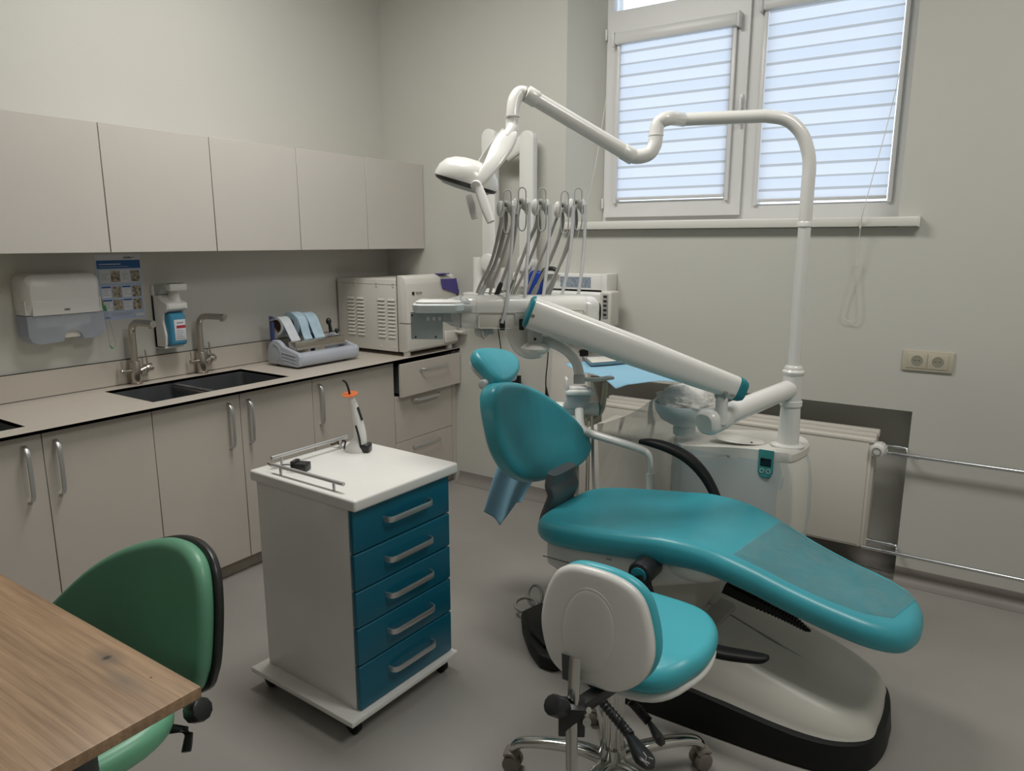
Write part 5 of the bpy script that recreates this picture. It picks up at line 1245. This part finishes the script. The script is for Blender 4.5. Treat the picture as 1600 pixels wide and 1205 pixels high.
def nap(a, c):
    q = [(-1.204,2.5392,0.998), (-0.945,2.7277,0.998), (-1.4019,3.1096,0.998), (-1.595,2.827,0.998)]
    q = [V(x) for x in q]; p = q[0]*(1-a)*(1-c)+q[1]*a*(1-c)+q[2]*a*c+q[3]*(1-a)*c
    e1 = max(0, .22-c)/.22; e2 = max(0, .16-a)/.16; e3 = max(0, a-.94)/.06*0
    dz_ = -.012*e1*e1*(.5+.5*math.sin(a*6+1.2))-.014*e2*(.8+.5*math.sin(c*8+2))+.003*math.sin(a*7+c*3)*(1-e1)*.3
    return p+V((0, -.01*e1*math.sin(a*9), dz_+.002))
b = MB().grid(nap, 40, 30, thick=.0008); build(b, 'napkin', 'napkin', label='pale blue paper napkin spread over the bracket tray', cat_='napkin', ang=180)
mt = empty('metal_tray', (-1.3873,2.8747,1.002), 'shallow rectangular steel instrument tray lying on the blue napkin', 'tray')
tq = [V(x) for x in ((-1.4393,2.7728,1.003), (-1.3235,2.9513,1.003), (-1.4387,3.0477,1.003), (-1.5445,2.9105,1.003))]
ctr = sum(tq, V((0, 0, 0)))/4
def tring(s, h): return [ctr+(p-ctr)*s+V((0, 0, h)) for p in tq]
b = MB().loft([tring(.93, 0), tring(.96, .004), tring(1.0, .014), tring(1.03, .0155), tring(1.03, .017), tring(.99, .016), tring(.93, .004), tring(.85, .003)]); build(b, 'tray_dish', 'trayst', mt)
build(MB().prism(tring(.86, .0045)[:], (0, 0, .010), .001), 'tray_insert', 'offwhite', mt)
# assistant's element
asn = empty('assistant_holder', (-1.4675,2.7327,0.8149), 'white assistant instrument holder on a bent post behind the dental chair', 'instrument holder')
b = MB().tube([(-1.4675,2.7327,0.8149), (-1.4414,2.6986,0.7534), (-1.4202,2.6952,0.7314), (-1.3791,2.7187,0.7151), (-1.2544,2.7128,0.7016), (-1.1566,2.6906,0.6948), (-1.1205,2.6871,0.6823), (-1.108,2.6874,0.6487), (-1.1015,2.6775,0.5893)], [.020, .020, .019, .018, .017, .016, .014, .012, .012], 18, k=5)
b.cyl((-1.1029,2.6796,0.6022), (-1.0927,2.6691,0.5299), .018, n=20)
build(b, 'bent_post', 'enamel', asn)
AC = V((-1.4767,2.7465,0.8976)); MA = Matrix.Translation(AC) @ Matrix.Rotation(R(33.7), 4, 'Z') @ Matrix.Scale(1.07, 4)
b = MB().box((-.058, -.03, -.018), (.062, .045, .006), .008, T=MA, seg=3).box((-.058, -.028, .004), (-.048, .04, .052), .004, T=MA).box((-.045, -.02, .005), (.035, .035, .014), .003, T=MA); build(b, 'holder_tray', 'white', asn)
b = MB(); 
b.prism([MA @ V(p) for p in ((-.05, -.02, -.018), (.048, -.02, -.018), (.035, -.02, -.075), (-.07, -.02, -.075))], ey*.05, .004).cyl(MA @ V((0, 0, -.018)), MA @ V((0, 0, -.07)), .022, .018); build(b, 'holder_bracket', 'greywhite', asn)
b = MB().cyl(MA @ V((-.16, .02, -.082)), MA @ V((.085, .02, -.082)), .031, n=32, bev=.005); build(b, 'holder_body', 'enamel', asn)
build(MB().cyl(MA @ V((.083, .02, -.082)), MA @ V((.088, .02, -.082)), .0305, n=32), 'end_trim', 'tealtrim', asn)
for i, (pp, r_, lab) in enumerate([([(-1.4176,2.7594,0.7873), (-1.4031,2.7426,0.677), (-1.3898,2.7298,0.5359), (-1.362,2.7084,0.3699)], .0065, 'dark straight suction hose hanging right of the backrest'),
    ([(-1.4638,2.7168,0.5853), (-1.4514,2.6983,0.4739), (-1.4461,2.675,0.3625)], .0075, 'dark suction hose hanging just behind the dark backrest hinge'),
    ([(-1.415,2.8782,0.9173), (-1.4129,2.8647,0.8552), (-1.4162,2.8489,0.7989), (-1.4358,2.814,0.759), (-1.4517,2.7704,0.7746), (-1.4501,2.7628,0.7384)], .012, 'ribbed beige suction hose behind the blue napkin tray')]):
    b = MB(); rs = cat(pp, 14 if i == 2 else 4)
    b.tube(rs, [r_*(1+(.12 if (k % 2 and i == 2) else 0)) for k in range(len(rs))], 12)
    build(b, 'suction_hose', 'cream' if i == 2 else 'mgrey', label=lab, cat_='hose', group='suction hoses')
# ---- blue bib hanging behind the backrest
bb = [(780, 700), (758, 782), (757, 812), (780, 828), (812, 784), (830, 770), (826, 750)]
bq = [V((-1.7097,2.5033,0.6851)), V((-1.5786,2.5578,0.5485)), V((-1.7488,2.4063,0.3901)), V((-1.6183,2.5018,0.4256))]
def bib(a, c):
    p = bq[0]*(1-a)*(1-c)+bq[1]*a*(1-c)+bq[2]*(1-a)*c+bq[3]*a*c
    p = p+V((0, 0, -.085*max(0, 1-abs(a-.42)/.42)*c*c)); w_ = .012*math.sin(a*11+c*2)
    return p+V((.3*w_, -w_, 0))
b = MB().grid(bib, 30, 24, thick=.0008); build(b, 'patient_bib', 'napkin', label='blue paper bib hanging down behind the chair backrest', cat_='bib', ang=180)

# ================================================================ operator stool
so = empty('operator_stool', (-.76, 1.652, 0), 'dentist stool with white back shell, turquoise seat and chrome five-star base', 'stool')
SC = V((-.76, 1.652, 0))
n1 = V((.02, -1, .16)).normalized(); u1 = V((1, .02, 0)).normalized(); v1 = u1.cross(n1)*-1
if v1.z < 0: v1 = -v1
SO = V((-0.697,1.3809,0.6514))
so2 = [(-0.0641,-0.1384),(-0.0059,-0.1419),(0.0432,-0.1361),(0.0825,-0.1208),(0.1099,-0.0942),(0.1279,-0.0521),(0.1405,-0.0016),(0.142,0.0436),(0.128,0.0852),(0.1,0.1155),(0.0623,0.1345),(0.0135,0.1358),(-0.0371,0.1341),(-0.0845,0.1276),(-0.1206,0.1041),(-0.1467,0.0591),(-0.1566,0.0137),(-0.1482,-0.048),(-0.1262,-0.0981),(-0.1006,-0.1233)]
so2 = [(a, -c) for a, c in so2]
vv = V((-.0032, .155, 1)).normalized()
nn = V((0, -1, .155)).normalized()
def bkc(u, v, h, off=0): return SO+u1*u+vv*v+nn*(h-1.1*u*u*1.0)
build(MB().cushion(so2, lambda u, v, h: bkc(u, v, h-.028), .028, .016, puff=.004, inner=10), 'back_shell', 'white', so, ang=60)
cc_ = [(a*1.0+.002, c*1.0+.003) for a, c in so2]
build(MB().cushion(cc_, lambda u, v, h: bkc(u+.002, v, h-.062), .036, .017, puff=0, botpuff=.01), 'back_cushion', 'teallight', so, ang=60)
dc = [(.0+.072*math.cos(R(a))*1.0-.010, .008+.10*math.sin(R(a))) for a in range(0, 360, 20)]
build(MB().cushion([(x, y-.012) for x, y in dc], lambda u, v, h: bkc(u, v, h-.006), .0095, .009, puff=.002), 'back_boss', 'white', so, ang=60)
# slot and flat steel bar
BX = V((-0.7142,1.3284,0.5825))
b = MB().box((-.022, -.006, -.06), (-.0115, .004, .028), .001, T=Matrix.Translation(BX)).box((-.022, -.006, .018), (.019, .004, .028), .001, T=Matrix.Translation(BX)); b.bm.free()
bt_, bb_ = V((-0.7115,1.3289,0.6027)), V((-0.6664,1.2398,0.3875))
b = MB().tube([bt_, V((-0.6989,1.2997,0.5227)), V((-0.6968,1.2905,0.5045)), V((-0.6845,1.2674,0.4506)), bb_], 1, 12, flat=(.0145, .0035, (.15, -1, 0), .4)); build(b, 'back_bar', 'chrome', so)
b = MB().prism([SO+u1*a+vv*c+nn*.0035 for a, c in [(-0.0704,-0.0757),(-0.0225,-0.0763),(-0.0165,-0.1366),(-0.0627,-0.1363)]], nn*.001); build(b, 'bar_slot', 'dgrey', so)
KB = V((-0.7023,1.2864,0.4771))
b = MB().box((-.024, -.02, -.035), (.036, .03, .035), .003, T=Matrix.Translation(KB) @ Matrix.Rotation(R(30), 4, 'Z')).box((-.012, 0, .0), (.02, .25, .03), .004, T=Matrix.Translation(KB) @ Matrix.Rotation(R(-12), 4, 'Z'))
clamp = build(b, 'bar_clamp', 'blackp', so)
b = MB().cyl((-0.711,1.2747,0.5034), (-0.7203,1.2386,0.5322), .024, n=12, bev=.005).cyl((-0.7042,1.2893,0.4942), (-0.711,1.2747,0.5034), .010); build(b, 'clamp_knob', 'blackp', clamp)
b = MB().cyl((-0.6629,1.2893,0.4816), (-0.653,1.2795,0.49), .010, n=14).cyl((-0.6703,1.3119,0.4942), (-0.6626,1.3063,0.5006), .007, n=14); build(b, 'clamp_bolt', 'chrome', clamp)
# seat
sc_ = V((-.715, 1.70, .50))
so3 = [(-.20, -.02), (-.19, -.12), (-.12, -.18), (0, -.195), (.12, -.18), (.185, -.11), (.205, .0), (.185, .11), (.12, .185), (0, .205), (-.12, .19), (-.18, .10)]
def stm(u, v, h): return sc_+V((u, v, h-.055+.15*(u*u+v*v)-.3*max(0, -v-.10)))
build(MB().cushion(so3, stm, .066, .032, puff=.002, inner=10, side=8), 'seat_cushion', 'teallight', so, ang=60)
build(MB().cushion([(a*1.0, c*1.0) for a, c in so3], lambda u, v, h: stm(u*.985, v*.985, h-.016), .022, .010), 'seat_shell', 'white', so, ang=60)
b = MB().box((-.84, 1.57, .405), (-.67, 1.75, .43), .006).cyl((-.76, 1.652, .36), (-.76, 1.652, .41), .034, n=24); build(b, 'seat_mechanism', 'blackp', so)
b = MB().cyl((-.76, 1.652, .11), (-.76, 1.652, .385), .028, n=28)
for i in range(10):
    a = 2*math.pi*i/10; b.cyl(SC+V((math.cos(a)*.027, math.sin(a)*.027, .11)), SC+V((math.cos(a)*.027, math.sin(a)*.027, .375)), .004, n=8)
build(b, 'gas_column', 'chrome', so)
b = MB().cyl((-.76, 1.652, .07), (-.76, 1.652, .15), .042, .036, n=28); build(b, 'base_hub', 'chrome', so)
dirL = V((-1.054+.76, 1.563-1.652, 0)); a0_ = math.atan2(dirL.y, dirL.x)
for i in range(5):
    a = a0_+2*math.pi*i/5; d = V((math.cos(a), math.sin(a), 0)); s_ = V((-d.y, d.x, 0))
    b = MB().tube([SC+d*.02+V((0, 0, .10)), SC+d*.09+V((0, 0, .115)), SC+d*.18+V((0, 0, .112)), SC+d*.26+V((0, 0, .098)), SC+d*.288+V((0, 0, .082)), SC+d*.295+V((0, 0, .062))], [1.25, 1.1, 1.0, .92, .85, .7], 16, k=4, flat=(.019, .015, (0, 0, 1), .8))
    lg_ = build(b, 'base_leg', 'chrome', so)
    w_ = SC+d*.295+V((0, 0, .0275))
    b = MB().cyl(w_+s_*.006, w_+s_*.026, .027, n=26, bev=.005).cyl(w_-s_*.006, w_-s_*.026, .027, n=26, bev=.005)
    b.tube([w_+V((0, 0, .022))-d*.015, w_+V((0, 0, .034))+d*.0, w_+V((0, 0, .028))+d*.022], 1, 12, k=3, flat=(.024, .006, (0, 0, 1), .5)).cyl(w_, w_+V((0, 0, .045)), .009)
    build(b, 'caster', 'caster', lg_)
# levers
def lever(pts, tipm, name):
    rs = cat(pts[:3], 12); b = MB().tube(rs, [.011*(1+(.22 if k % 2 else 0)) for k in range(len(rs))], 10)
    q = V(pts[2]); e = V(pts[3]); b.tube([q+(q-V(pts[1]))*-.05, q+(e-q)*.3, q+(e-q)*.75, e], [.5, .85, 1.15, .6], 14, k=4, flat=(.023, .011, (-.3, .5, .8), .7))
    return build(b, name, 'blackp', so)
lv = lever([(-0.7152,1.461,0.4235), (-0.6617,1.4426,0.4024), (-0.6029,1.4069,0.3968), (-0.5308,1.3529,0.3801)], None, 'height_lever')
lever([(-0.6659,1.5458,0.3844), (-0.6389,1.5465,0.3635), (-0.6137,1.5465,0.3444), (-0.568,1.531,0.306)], None, 'tilt_lever')
q = V((-0.5342,1.3399,0.4118))
b = MB().tube([q+V((-.008, 0, .012)), q+V((.0, 0, .004)), q+V((-.002, 0, -.008)), q+V((.008, 0, -.010))], .0012, 6).box(q+V((.006, -.001, .004)), q+V((.016, .0, .006))); build(b, 'lever_symbol', 'lgrey', lv)
